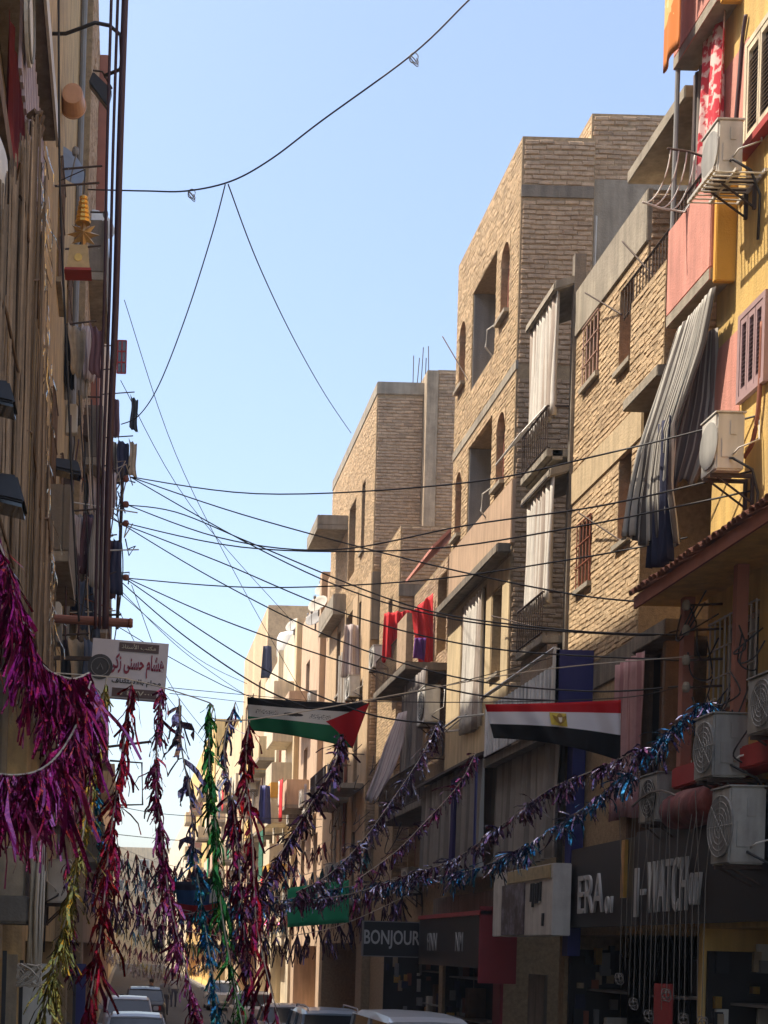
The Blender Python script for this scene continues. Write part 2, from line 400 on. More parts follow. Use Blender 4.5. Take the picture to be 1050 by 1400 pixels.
def wavy_curtain(name, s, X, y0, y1, z0, z1, mats, parent=None, folds=7, amp=.05, gather=0.0, ns=56, nt=10, lean=0.0, label=None, seed=1):
    r = random.Random(seed); ph = [r.uniform(0, 6.28) for _ in range(4)]
    def fn(a, t):
        g = 1 - gather * (1 - t) * .5
        y = (y0 + y1) / 2 + (a - .5) * (y1 - y0) * g
        w = math.sin(a * folds * 6.283 + ph[0] + .5 * math.sin(t * 3 + ph[1])) + .45 * math.sin(a * folds * 2.3 * 6.283 + ph[2])
        return Vector((X - s * (amp * w * (.6 + .5 * (1 - t)) + lean * (1 - t)), y + .02 * math.sin(t * 5 + a * 9), z0 + (z1 - z0) * t - .03 * math.sin(a * 6 + ph[3]) * (1 - t)))
    return cloth(name, fn, ns, nt, mats, parent, label=label)
def railing(parent, s, X, y0, y1, z0, z1, mt, n=None, name='railing', ends=True):
    b = MB(); n = n or max(3, int((y1 - y0) / .11))
    b.tube([(X, y0, z1), (X, y1, z1)], .02, 6); b.tube([(X, y0, z0 + .03), (X, y1, z0 + .03)], .014, 6)
    for k in range(n + 1):
        y = y0 + (y1 - y0) * k / n; b.tube([(X, y, z0), (X, y, z1)], .009, 5)
    if ends:
        for y in (y0, y1): b.tube([(X, y, z1), (X + s * .6, y, z1)], .016, 5)
    return b.build(name, mt, parent)
def slab(parent, s, X0, X1, y0, y1, z0, z1, mt, name='slab', bevel=.01):
    return MB().box(*sorted((X0, X1)), y0, y1, z0, z1).build(name, mt, parent, bevel=bevel)
def balcony(parent, s, X, y0, y1, zf, out, mt, par=.95, th=.14, rail=None, mt_in=None, open_rail=False):
    """slab with parapet walls on three sides; sub-part railing on top"""
    b = MB(); xo = X - s * out; t = .09
    b.box(*sorted((X - s * .003, xo)), y0, y1, zf - th, zf, 1)
    bo = b.build('balcony', [mt, M_conc], parent, bevel=.008)
    if not open_rail:
        p = MB()
        p.box(*sorted((xo, xo + s * t)), y0, y1, zf + .002, zf + par)
        p.box(*sorted((xo + s * (t + .002), X - s * .005)), y0, y0 + t, zf + .002, zf + par); p.box(*sorted((xo + s * (t + .002), X - s * .005)), y1 - t, y1, zf + .002, zf + par)
        p.build('parapet', mt, bo, bevel=.01)
        if rail: railing(bo, s, xo + s * .045, y0 + .04, y1 - .04, zf + par, zf + par + rail, M_iron)
    else: railing(bo, s, xo + s * .03, y0 + .03, y1 - .03, zf + .004, zf + par, M_iron)
    return bo
M_acg = mat('ac_grey_metal', (.36, .345, .315), .55, .12, 3, dirt=(.2, .18, .15), dirt_amt=.6, streak=.3)
def ac_unit(label, s, X, y, z, L=.75, Hh=.55, D=.28, gap=.14, brk=True, group='air conditioner units on the facades', mt=None, pipe=True, cage=False, fan=None):
    """split-type outdoor unit on wall brackets; near end at y, fan to the street"""
    mt = mt or M_whitef
    xi = X - s * gap; xo = xi - s * D
    t = thing('air_conditioner', label, 'air conditioner', ((xi + xo) / 2, y + L / 2, z), group)
    MB().box(*sorted((xi, xo)), y, y + L, z, z + Hh).build('casing', mt, t, bevel=.018)
    c = (xo - s * .004, y + L * .42, z + Hh * .5); r = Hh * .4
    MB().lathe(c, [(r, 0), (r, -s * .012)], 24, 'x').build('fan_opening', M_acg if fan is M_whitef else (fan or M_black), t)
    g = MB()
    for k in range(1, 6):
        rr = r * k / 5; g.tube([(c[0] - s * .018, c[1] + rr * math.cos(a * .2618), c[2] + rr * math.sin(a * .2618)) for a in range(25)], .004, 4, 0, False)
    for a in range(8):
        g.tube([(c[0] - s * .018, c[1], c[2]), (c[0] - s * .018, c[1] + r * math.cos(a * .785), c[2] + r * math.sin(a * .785))], .004, 4)
    if fan is not M_whitef: g.build('fan_grille', mt, t)
    xm = (xi + xo) / 2
    p = MB().box(xm - D * .30, xm + D * .02, y - .012, y - .001, z + Hh * .22, z + Hh * .55); p.box(xm - D * .02, xm + D * .2, y - .010, y - .001, z + Hh * .62, z + Hh * .86)
    p.build('service_cover', mt, t)
    lid = MB().box(*sorted((xi + s * .012, xo - s * .012)), y - .008, y + L + .008, z + Hh + .001, z + Hh + .016); lid.build('lid', mt, t)
    if brk:
        for yy in (y + .1, y + L - .12):
            b = MB().box(*sorted((X - s * .002, xo)), yy, yy + .035, z - .04, z - .002); b.box(*sorted((X - s * .002, X - s * .035)), yy, yy + .035, z - .32, z - .042)
            b.tube([(X - s * .02, yy + .017, z - .3), (xo + s * .06, yy + .017, z - .03)], .012, 5); b.build('bracket', M_iron, t)
    if pipe:
        MB().tube([(xm, y - .01, z + .12), (xm, y - .07, z + .10), (xi + s * .05, y - .09, z - .02), (X - s * .03, y - .05, z - .25), (X - s * .02, y, z - .7)], .014, 6).build('pipe', M_black, t, smooth=True)
        MB().tube([(xm + s * .03, y - .01, z + .16), (xm + s * .05, y - .09, z + .2), (X - s * .04, y - .08, z + .3), (X - s * .015, y + .02, z + .7)], .010, 6).build('pipe', M_white, t, smooth=True)
    if cage:
        g = MB()
        for k in range(9): g.tube([(xo - s * .1, y - .12 + k * (L + .2) / 8, z - .06), (X - s * .01, y - .12 + k * (L + .2) / 8, z - .06)], .009, 4)
        for q in (xo - s * .1, xm, X - s * .03): g.box(*sorted((q, q + s * .03)), y - .15, y + L + .12, z - .055, z - .02)
        g.build('rack', M_whitef, t)
    return t
def dish(label, c, r, d, mt=None, group='satellite dishes on the roofs and balconies'):
    t = thing('satellite_dish', label, 'satellite dish', c, group); d = Vector(d).normalized(); c = Vector(c)
    q = d.to_track_quat('Z', 'Y'); b = MB(); n = 20; prof = [(.02, 0), (r * .4, .04 * r), (r * .75, .15 * r), (r, .28 * r)]
    b.lathe((0, 0, 0), prof + [(r * .99, .29 * r), (r * .74, .17 * r), (.02, .03)], n)
    b.v = [q @ v + c + Vector((0, 0, .35)) for v in b.v]; b.build('reflector', mt or M_white, t, smooth=True)
    MB().tube([c + Vector((0, 0, .35)) + q @ Vector((0, -r * .9, .25 * r)), c + Vector((0, 0, .35)) + q @ Vector((0, 0, r * .95))], .012, 5).build('feed_arm', M_grey, t)
    MB().lathe(c + Vector((0, 0, .35)) + q @ Vector((0, 0, r * .9)), [(.04, 0), (.05, .05), (.04, .1)], 8).build('receiver', M_grey, t)
    MB().tube([c, c + Vector((0, 0, .36))], .03, 6).build('mast', M_grey, t)
    return t
def win_rows(parent, s, X, ys, zs, w, h, style='glass', fm=None):
    return [(y - w / 2, y + w / 2, z, z + h) for y in ys for z in zs]
def building(name, label, s, X, y0, y1, z1, depth, mt, wins=(), deep=(), cat='building', z0=0.0, fm=None, style='glass', sill=True):
    t = thing(name, label, cat, (X + s * depth / 2, (y0 + y1) / 2, z0))
    shell(t, s, X, y0, y1, z0, z1, depth, [w[:4] for w in wins] + list(deep), mt)
    for w in wins:
        window(t, s, X, *w[:4], style=(w[4] if len(w) > 4 else style), fm=fm, sill=sill)
    return t

# ------------------------------------------------------------------ ground, road, pavements
XR, XL = 6.5, -1.15
o = MB().box(-400, 400, -200, 900, -.5, -.004).build('ground', M_pave); o['kind'] = 'structure'
o = MB().box(-1.0, 6.1, -40, 232, -.3, 0).build('road', M_asph); o['kind'] = 'structure'
for nm, a, b_ in (('pavement_right', 6.25, 9.0), ('pavement_left', -4.0, -1.15)):
    o = MB().box(a, b_, -40, 232, -.3, .13).build(nm, M_pave); o['kind'] = 'structure'
for nm, a, b_ in (('kerb_right', 6.104, 6.246), ('kerb_left', -1.146, -1.004)):
    o = MB().box(a, b_, -40, 232, -.3, .15).build(nm, M_kerb, bevel=.02); o['kind'] = 'structure'

# ================================================================== RIGHT SIDE
# ---- yellow and pink house
yh = thing('yellow_house', 'yellow house with pink panels, louvred shutters and tiled canopy', 'house', (9.5, 13, 0))
holesY = [(15.2, 16.4, 6.0, 6.95), (13.6, 14.6, 6.0, 6.95), (12.5, 16.45, .15, 3.55, 1.4)]
shell(yh, 1, XR, 8.0, 16.55, 0, 18, 6, holesY, M_yellow)
shell(yh, 1, XR + .75, 16.552, 17.58, 0, 18, 5, [], M_ochre, name='loggia_wall')
for (a, b_, c, d) in ((15.86, 16.53, 12.15, 13.22), (15.84, 16.53, 8.75, 10.07)):
    MB().box(XR - .008, XR + .02, a, b_, c, d).build('pink_panel', M_pink, yh)
shutters(yh, 1, XR - .042, 14.75, 15.82, 11.95, 13.1, M_cream2, M_wood, 3)
shutters(yh, 1, XR - .042, 15.12, 15.80, 9.2, 10.15, mat('shutter_mauve', (.34, .22, .22), .7, .15, 5), mat('louvre_plum', (.12, .06, .07), .7, .2, 5), 3)
MB().box(XR - .12, XR - .004, 14.7, 15.86, 11.86, 11.94).build('sill', M_red, yh)
for a, b_ in ((15.2, 16.4), (13.6, 14.6)):
    window(yh, 1, XR, a, b_, 6.0, 6.95, 'bars', mat('grille_white', (.5, .46, .42), .6, .1, 3))
# two balconies, one above the other
for zf in (10.85, 13.93, 17.0):
    b = balcony(yh, 1, XR + .05, 16.15, 17.45, zf, .30, M_pink, par=1.02, rail=.22)
MB().box(XR - .22, XR + .3, 16.06, 16.14, 10.66, 11.9).build('balcony_side', M_ochre, yh, bevel=.01)  # both balcony sides: shade and pink bounce on yellow, painted as ochre
MB().box(XR - .22, XR + .3, 16.06, 16.14, 13.74, 15.0).build('balcony_side', M_ochre, yh, bevel=.01)
# canopy with clay tiles over the lower window
can = MB(); can.hexa([(5.82, 12.0, 7.28), (XR - .003, 12.0, 7.28), (XR - .003, 16.95, 7.28), (5.82, 16.95, 7.28),
                      (5.82, 12.0, 7.40), (XR - .003, 12.0, 7.72), (XR - .003, 16.95, 7.72), (5.82, 16.95, 7.40)])
can_o = can.build('canopy', M_yellow, yh)
tl = MB(); nseg = 6; Lx = math.hypot(.74, .34)
for k in range(nseg + 1):
    t = math.pi * k / nseg; tl.v += [Vector((-.42, .062 * math.cos(t), .055 * math.sin(t))), Vector((.42, .062 * math.cos(t), .055 * math.sin(t)))]
    tl.v += [Vector((-.42, .045 * math.cos(t), .038 * math.sin(t))), Vector((.42, .045 * math.cos(t), .038 * math.sin(t)))]
for k in range(nseg):
    i, j = 4 * k, 4 * k + 4; tl.f += [[i, j, j + 1, i + 1], [i + 2, i + 3, j + 3, j + 2], [i, i + 2, j + 2, j]]; tl.m += [0] * 3
tme = bpy.data.meshes.new('roof_tile'); tme.from_pydata(tl.v, [], tl.f); tme.materials.append(M_tile)
for k in range(40):
    o = bpy.data.objects.new('roof_tile', tme); col.objects.link(o); o.parent = can_o
    w = Vector((6.13 + rnd.uniform(-.012, .012), 12.08 + k * .1235, 7.575 + rnd.uniform(-.006, .006))); o.location = w - W[can_o]; W[o] = w; o.rotation_euler = (0, -math.atan2(.32, .68), rnd.uniform(-.03, .03))
MB().box(5.79, 5.817, 12.0, 16.95, 7.24, 7.38).build('fascia', M_redwood, can_o)
# lower storey trim
MB().box(XR - .35, XR - .004, 12, 16.6, 5.12, 5.36).build('red_ledge', M_red, yh, bevel=.02)
pil = MB().box(XR - .32, XR - .2, 16.42, 16.54, 5.37, 7.27).build('pillar', M_rose, yh)
pil = MB().box(XR - .32, XR - .2, 15.0, 15.1, 5.37, 7.27).build('pillar', M_rose, yh)
ac_unit('cream air conditioner on a slatted rack beside the red patterned curtain', 1, XR, 15.45, 11.52, .44, .56, .27, .2, cage=True, fan=M_whitef)
ac_unit('cream air conditioner beside the draped striped curtain above the tiled canopy', 1, XR, 15.3, 8.33, .4, .6, .3, .16, fan=M_whitef)
ac_unit('grey air conditioner hung under the barred window of the yellow house', 1, XR, 14.75, 5.05, .5, .64, .36, .26, mt=M_acg, fan=M_grey)
ac_unit('dusty air conditioner low on the yellow house above the dark shop', 1, XR, 14.35, 4.15, .45, .76, .36, .24, mt=M_acg, fan=M_grey)
ac_unit('air conditioner beside the barred window under the tiled canopy', 1, XR, 13.65, 5.38, .6, .55, .3, .2, mt=M_acg, fan=M_grey)
ac_unit('small caged air conditioner next to the red rolled awning', 1, XR - .05, 16.75, 4.78, .6, .55, .28, .12, mt=M_acg)
aw = MB(); aw.lathe((6.2, 14.95, 4.86), [(.05, 0), (.2, .01), (.22, .4), (.205, .8), (.22, 1.2), (.2, 1.59), (.05, 1.6)], 18, 'y')
tag(aw.build('rolled_awning', mat('canvas_dull_red', (.24, .055, .045), .85, .2, 3, .3, 20, dirt=(.3, .2, .17), dirt_amt=.6, streak=.35), smooth=True), 'red rolled-up shop awning under the red ledge', 'awning')

# curtains and laundry of the yellow house
M_str = mat('cloth_grey_stripe', (.42, .395, .35), .95, .15, 5, stripes=((.085, .072, .065), 21, .5))
def drape(lft, rgt, amp, folds, ph=0):
    def pl(L, t):
        k = t * (len(L) - 1); i = min(int(k), len(L) - 2); f = k - i
        return [L[i][j] + (L[i + 1][j] - L[i][j]) * f for j in range(3)]
    def fn(a, t):
        A, B = pl(lft, 1 - t), pl(rgt, 1 - t); q = [A[j] + (B[j] - A[j]) * a for j in range(3)]
        p = PY(*q); k = amp * (.35 + .65 * (1 - t)) * (.55 + .45 * math.sin(a * 7.3 + ph + t)); w = a * folds * 6.283 + 1.3 * math.sin(a * 9 + ph) + .6 * math.sin(t * 5 + a * 4)
        return p + Vector((k * (math.sin(w) + .4 * math.sin(2.3 * w + t * 3)), k * .9 * math.cos(w + 1.7 * t), .05 * (1 - t) * math.sin(a * 13)))
    return fn
tag(cloth('balcony_curtain', drape([(926, 452, 17.1), (897, 545, 17.2), (872, 625, 17.3), (860, 685, 17.4), (850, 738, 17.45)], [(976, 392, 16.1), (960, 470, 16.3), (926, 575, 16.6), (920, 660, 16.7), (932, 742, 16.6)], .055, 8), 110, 26, M_str),
    'long grey striped curtain billowing from the pink balcony', 'curtain')
M_redpat, n_, l_, b_ = new_mat('cloth_red_pattern')
vo = n_.new('ShaderNodeTexNoise'); vo.inputs['Scale'].default_value = 9; vo.inputs['Detail'].default_value = 3
rp = n_.new('ShaderNodeValToRGB'); rp.color_ramp.elements[0].position = .44; rp.color_ramp.elements[0].color = (.75, .55, .5, 1); rp.color_ramp.elements[1].position = .52; rp.color_ramp.elements[1].color = (.55, .03, .05, 1)
ge = n_.new('ShaderNodeNewGeometry'); l_.new(ge.outputs['Position'], vo.inputs['Vector']); l_.new(vo.outputs[0], rp.inputs[0]); l_.new(rp.outputs[0], b_.inputs['Base Color']); b_.inputs['Roughness'].default_value = .9
tag(wavy_curtain('patterned_curtain', 1, XR - .08, 16.3, 17.0, 12.0, 13.78, M_redpat, folds=2.5, amp=.045, seed=3), 'red and white patterned curtain hanging below the upper pink balcony', 'curtain')
M_brown_str = mat('cloth_brown_stripe', (.10, .075, .07), .95, .12, 5, stripes=((.28, .25, .22), 6, .72))
tag(wavy_curtain('dark_curtain', 1, XR + .02, 17.05, 17.5, 11.9, 13.75, M_brown_str, folds=3, amp=.03, seed=5), 'dark gathered curtain at the far post of the upper pink balcony', 'curtain')
tag(cloth('brown_curtain', drape([(950, 462, 16.8), (925, 560, 16.9), (905, 630, 16.95), (900, 670, 17.0)], [(980, 448, 16.45), (980, 540, 16.5), (972, 610, 16.5), (955, 655, 16.6)], .05, 6), 70, 18, M_brown_str), 'brown striped curtain behind the billowing grey one', 'curtain')
tag(wavy_curtain('navy_cloth', 1, XR - .42, 16.7, 17.2, 7.75, 9.4, M_navy, folds=3, amp=.06, seed=9), 'navy cloth hanging under the billowing grey curtain', 'laundry')
M_orange, n_, l_, b_ = new_mat('blanket_orange')
uvn = n_.new('ShaderNodeUVMap'); vo = n_.new('ShaderNodeTexNoise'); vo.inputs['Scale'].default_value = 7; ge = n_.new('ShaderNodeNewGeometry'); l_.new(ge.outputs['Position'], vo.inputs['Vector'])
sx = n_.new('ShaderNodeSeparateXYZ'); l_.new(uvn.outputs[0], sx.inputs[0])
ad = n_.new('ShaderNodeMath'); ad.operation = 'MULTIPLY_ADD'; ad.inputs[1].default_value = .5; l_.new(vo.outputs[0], ad.inputs[0]); l_.new(sx.outputs[1], ad.inputs[2])
rp = n_.new('ShaderNodeValToRGB'); rp.color_ramp.interpolation = 'CONSTANT'; rp.color_ramp.elements[0].color = (.55, .17, .03, 1)
for p_, c_ in ((.62, (.62, .42, .16, 1)), (.78, (.68, .55, .30, 1)), (.9, (.55, .25, .06, 1))):
    e = rp.color_ramp.elements.new(p_); e.color = c_
l_.new(ad.outputs[0], rp.inputs[0]); l_.new(rp.outputs[0], b_.inputs['Base Color']); b_.inputs['Roughness'].default_value = .95
tag(cloth('blanket', lambda a, t: Vector((6.08 + .02 * math.sin(a * 9), 17.05 + (a - .5) * .5, 13.72 + t * 1.55 - .08 * abs(a - .3))), 14, 14, M_orange, thick=.02), 'orange blanket with a cream pattern airing on the top balcony', 'blanket')
tag(wavy_curtain('purple_towel', 1, 6.12, 16.45, 16.75, 14.25, 15.2, mat('cloth_purple', (.22, .04, .2), .95, .15, 5), folds=2, amp=.03, seed=11), 'purple towel beside the orange blanket on the top balcony', 'towel')
ck = thing('clothes_rack', 'white wire clothes rack reaching out from the pink balcony', 'clothes rack', (6.1, 17.0, 11.9))
for k in range(5):
    y = 16.35 + k * .2
    u0, u1 = 917 + 11 * k, 880 + 12 * k; MB().tube([PY(u0 + (u1 - u0) * (1 - math.cos(j / 9 * 1.57)) - 3 * math.sin(j / 9 * 3.14), 204 + 2 * k + (74 + k) * math.sin(j / 9 * 1.57) , 16.9) for j in range(10)], .008, 5).build('wire', M_white, ck, smooth=True)
MB().tube([PY(878, 276, 16.9), PY(905, 285, 16.9), PY(936, 290, 16.85), PY(955, 262, 16.7)], .012, 5).build('bar', M_white, ck)
MB().tube([PY(912, 203, 16.9), PY(940, 207, 16.9), PY(965, 215, 16.8)], .014, 5).build('bar', M_iron, ck)
MB().tube([PY(936, 289, 16.85), Vector((6.3, 17.0, 11.9))], .012, 5).build('arm', M_iron, ck)
tag(MB().tube([(6.28, 17.42, 10.86), (6.3, 17.42, 13.8)], .03, 8).build('balcony_post', M_grey), 'grey metal post between the two pink balconies', 'post')

# ---- brick house with concrete bands beside it
bh_ = thing('brick_house', 'tan brick house with concrete bands and striped loggia curtains', 'house', (9, 21, 0))
h2 = [(19.35, 19.9, 11.15, 12.25), (20.75, 21.4, 11.5, 12.38), (19.25, 19.75, 8.75, 10.0), (20.85, 21.45, 8.55, 9.5), (18.4, 19.3, 5.4, 7.1), (18.0, 21.6, .15, 3.5, 1.6)]
shell(bh_, 1, XR, 18.85, 21.85, 0, 13.1, 6, h2, M_mortar)
shell(bh_, 1, XR + .9, 17.6, 18.848, 0, 13.45, 5, [], M_mortar, name='recess_wall')
bricks(bh_, 'x', XR, 18.87, 21.84, 10.42, 12.42, M_brick, 1, h2[:2], 150)
bricks(bh_, 'x', XR, 18.87, 21.84, 7.35, 9.9, M_brick, 1, h2[2:4], 100)
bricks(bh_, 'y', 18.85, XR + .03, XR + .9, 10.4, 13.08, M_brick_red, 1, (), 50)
MB().box(XR - .03, XR + .05, 18.845, 21.855, 12.44, 13.12).build('concrete_band', M_conc, bh_, bevel=.01)
MB().box(XR - .02, XR + .05, 18.87, 21.855, 9.92, 10.40).build('concrete_band', mat('band_render', (.50, .38, .23), .95, .15, 3, .4, 30, streak=.2), bh_, bevel=.01)
MB().box(XR - .02, XR + .05, 18.87, 21.855, 6.95, 7.33).build('concrete_band', M_conc_d, bh_, bevel=.01)
window(bh_, 1, XR, *h2[0], 'dark', M_rose, pane=M_redwood); window(bh_, 1, XR, *h2[1], 'bars', mat('grille_rose', (.45, .28, .22), .7, .15, 4), pane=M_glass_p)
window(bh_, 1, XR, *h2[2], 'dark', M_rose, pane=M_redwood); window(bh_, 1, XR, *h2[3], 'bars', M_redwood)
window(bh_, 1, XR, *h2[4], 'dark', M_wood)
# near corner: balcony slab, brick parapet with rail, roof slab
slab(bh_, 1, XR - .28, XR + .9, 17.62, 18.84, 10.22, 10.36, M_conc, 'balcony_slab')
MB().box(XR - .2, XR - .05, 17.62, 18.84, 10.37, 11.62).build('balcony_wall', M_mortar, bh_)
bricks(bh_, 'x', XR - .2, 17.63, 18.83, 10.38, 11.62, M_brick, 1, (), 0)
railing(bh_, 1, XR - .12, 17.65, 19.35, 11.62, 12.05, M_iron, ends=False)
slab(bh_, 1, XR - .05, XR + 2.5, 17.6, 19.6, 13.56, 13.72, M_conc, 'roof_slab')
slab(bh_, 1, XR - .1, XR + .9, 17.62, 18.8, 7.1, 7.3, M_conc_d, 'balcony_slab')
for k in range(4): slab(bh_, 1, XR - .05, XR + .2, 17.7 + k * .38, 17.8 + k * .38, 4.2, 7.05, M_wood, 'post') if k in (0, 3) else None
tag(wavy_curtain('pink_curtain', 1, XR - .1, 18.35, 19.35, 5.0, 7.05, mat('cloth_pink', (.46, .27, .27), .95, .15, 5, stripes=((.36, .18, .19), 8, .7)), folds=5, amp=.04, seed=12), 'faded pink curtain hanging beside the draped striped flag', 'curtain')
# loggia tower at the far corner
slab(bh_, 1, XR + .5, XR + 3, 21.86, 23.5, 0, 13.4, M_conc_d, 'loggia_wall', 0)
MB().box(XR - .05, XR + .12, 21.86, 21.98, 4.3, 13.7).build('loggia_post', M_conc_d, bh_)
M_wc = mat('cloth_white_stripe', (.62, .58, .52), .95, .1, 5, stripes=((.40, .33, .28), 7, .72))
for zt, lab, sd in ((13.42, 'white striped curtain closing the upper loggia under its hood', 21), (10.62, 'white striped curtain closing the lower loggia of the brick house', 22)):
    hd = MB(); hd.hexa([(XR - .36, 21.87, zt - .28), (XR + .5, 21.87, zt), (XR + .5, 23.45, zt), (XR - .36, 23.45, zt - .28), (XR - .34, 21.87, zt - .13), (XR + .5, 21.87, zt + .14), (XR + .5, 23.45, zt + .14), (XR - .34, 23.45, zt - .13)])
    hd.build('hood', M_conc, bh_, bevel=.02)
    tag(wavy_curtain('loggia_curtain', 1, XR - .27, 21.92, 23.3, zt - 2.1, zt - .25, M_wc, folds=8, amp=.05, seed=sd), lab, 'curtain')
    slab(bh_, 1, XR - .36, XR + .5, 21.99, 23.45, zt - 2.72, zt - 2.6, M_conc, 'floor_slab')
    railing(bh_, 1, XR - .35, 22.02, 23.42, zt - 2.59, zt - 1.95, M_iron)
MB().box(XR - .27, XR - .12, 21.99, 23.45, 6.4, 7.88).build('parapet', mat('rough_render', (.25, .19, .14), .98, .3, 8, .8, 30), bh_)
MB().box(XR - .27, XR - .12, 21.99, 23.45, 10.66, 10.8).build('parapet', M_conc, bh_)
bracket = thing('clothes_rack', 'iron clothes rack on the upper loggia of the brick house', 'clothes rack', (6.0, 23, 11.4))
for k in range(6):
    MB().tube([(XR - .36, 22.1 + k * .24, 11.5), (XR - .75, 22.15 + k * .24, 11.05)], .010, 4).build('wire', M_white, bracket)
MB().tube([(XR - .75, 22.0, 11.05), (XR - .75, 23.5, 11.05)], .014, 5).build('bar', M_white, bracket)
# blue-sided metal enclosure on the first floor
en = thing('balcony_enclosure', 'corrugated pale metal balcony enclosure with a blue end panel', 'enclosure', (XR - .3, 22.2, 5.6))
MB().box(XR - .55, XR - .02, 20.55, 20.6, 6.6, 7.5).build('end_panel', M_blue, en)
cr = MB(); n = 40
for k in range(n):
    y = 20.62 + k * .1; cr.box(XR - .56 + (.02 if k % 2 else 0), XR - .53, y, y + .098, 6.5, 7.3)
cr.build('cladding', mat('cladding_pale', (.68, .67, .66), .5, .2, 4, streak=.45), en)
MB().tube([(XR - .56, 20.58, 7.52), (XR - .56, 24.8, 7.52)], .03, 6).build('top_rail', M_whitef, en)
MB().box(XR - .58, XR - .50, 20.55, 20.615, 6.42, 7.52).build('corner_post', M_whitef, en)
MB().box(XR - .5, XR, 20.62, 24.8, 6.35, 6.48).build('floor', M_conc_d, en)
MB().box(XR - .2, XR - .02, 20.8, 21.05, 3.2, 6.34).build('blue_column', M_blue, bh_)
cl2 = mat('cloth_grey_plain', (.30, .275, .25), .95, .12, 5, stripes=((.20, .18, .165), 9, .6))
tag(wavy_curtain('grey_curtain', 1, XR - .3, 21.1, 24.7, 4.6, 6.4, cl2, folds=12, amp=.05, ns=90, seed=31), 'grey curtain hanging under the corrugated balcony enclosure', 'curtain')

# ---- tall brick building with arched windows
tb = thing('brick_building', 'tall tan brick building with arched windows and deep balcony openings', 'building', (10, 27.7, 0))
holes3 = []
for dz in (0, -3.04):
    holes3 += [(25.95, 26.55, 14.65 + dz, 15.95 + dz), (26.9, 28.75, 14.25 + dz, 16.15 + dz, 1.2), (29.3, 29.85, 14.65 + dz, 15.95 + dz)]
holes3 += [(27.0, 28.9, 7.9, 10.0, .8), (25.85, 26.5, 8.2, 9.7), (25.6, 29.8, .15, 3.4, 1.2)]
shell(tb, 1, XR, 25.3, 30.15, 0, 17.35, 1.265, holes3, M_mortar)
bricks(tb, 'x', XR, 25.34, 30.12, 13.5, 17.33, M_brick, 1, holes3[:3], 110)
bricks(tb, 'x', XR, 25.34, 30.12, 11.45, 13.3, M_brick, 1, holes3[3:6], 40)
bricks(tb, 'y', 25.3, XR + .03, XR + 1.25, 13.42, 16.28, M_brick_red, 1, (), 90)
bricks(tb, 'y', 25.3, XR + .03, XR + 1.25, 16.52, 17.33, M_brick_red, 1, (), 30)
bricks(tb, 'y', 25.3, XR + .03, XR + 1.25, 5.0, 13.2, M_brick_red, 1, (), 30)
MB().box(XR, XR + 1.25, 25.27, 25.33, 16.3, 16.5).build('concrete_band', M_conc_d, tb)
MB().box(XR - .015, XR + .03, 25.29, 30.16, 13.32, 13.48).build('concrete_band', M_conc, tb)
MB().box(XR - .03, XR + .05, 25.26, 30.16, 10.3, 11.42).build('plaster_band', M_plast, tb, bevel=.015)
MB().box(XR - .28, XR - .032, 25.2, 30.2, 10.12, 10.29).build('cornice', M_conc_d, tb, bevel=.02)
MB().box(XR - .012, XR + .04, 25.33, 25.8, 5.5, 10.1).build('plaster_face', M_cream, tb)
shp = [(25.8, 30.14, 5.5, 10.1)]
pf = MB()
for (a, b_, c, d) in ((26.55, 26.95, 5.5, 10.1), (28.95, 30.14, 5.5, 10.1), (25.8, 26.55, 5.5, 8.15), (25.8, 26.55, 9.75, 10.1), (26.95, 28.95, 5.5, 7.85), (26.95, 28.95, 10.02, 10.1)):
    pf.box(XR - .012, XR + .04, a + .001, b_ - .001, c, d)
pf.build('plaster_face', M_cream, tb)
M_greyin = mat('balcony_render_grey', (.26, .25, .24), .95, .15, 2, .3, 40, streak=.2)
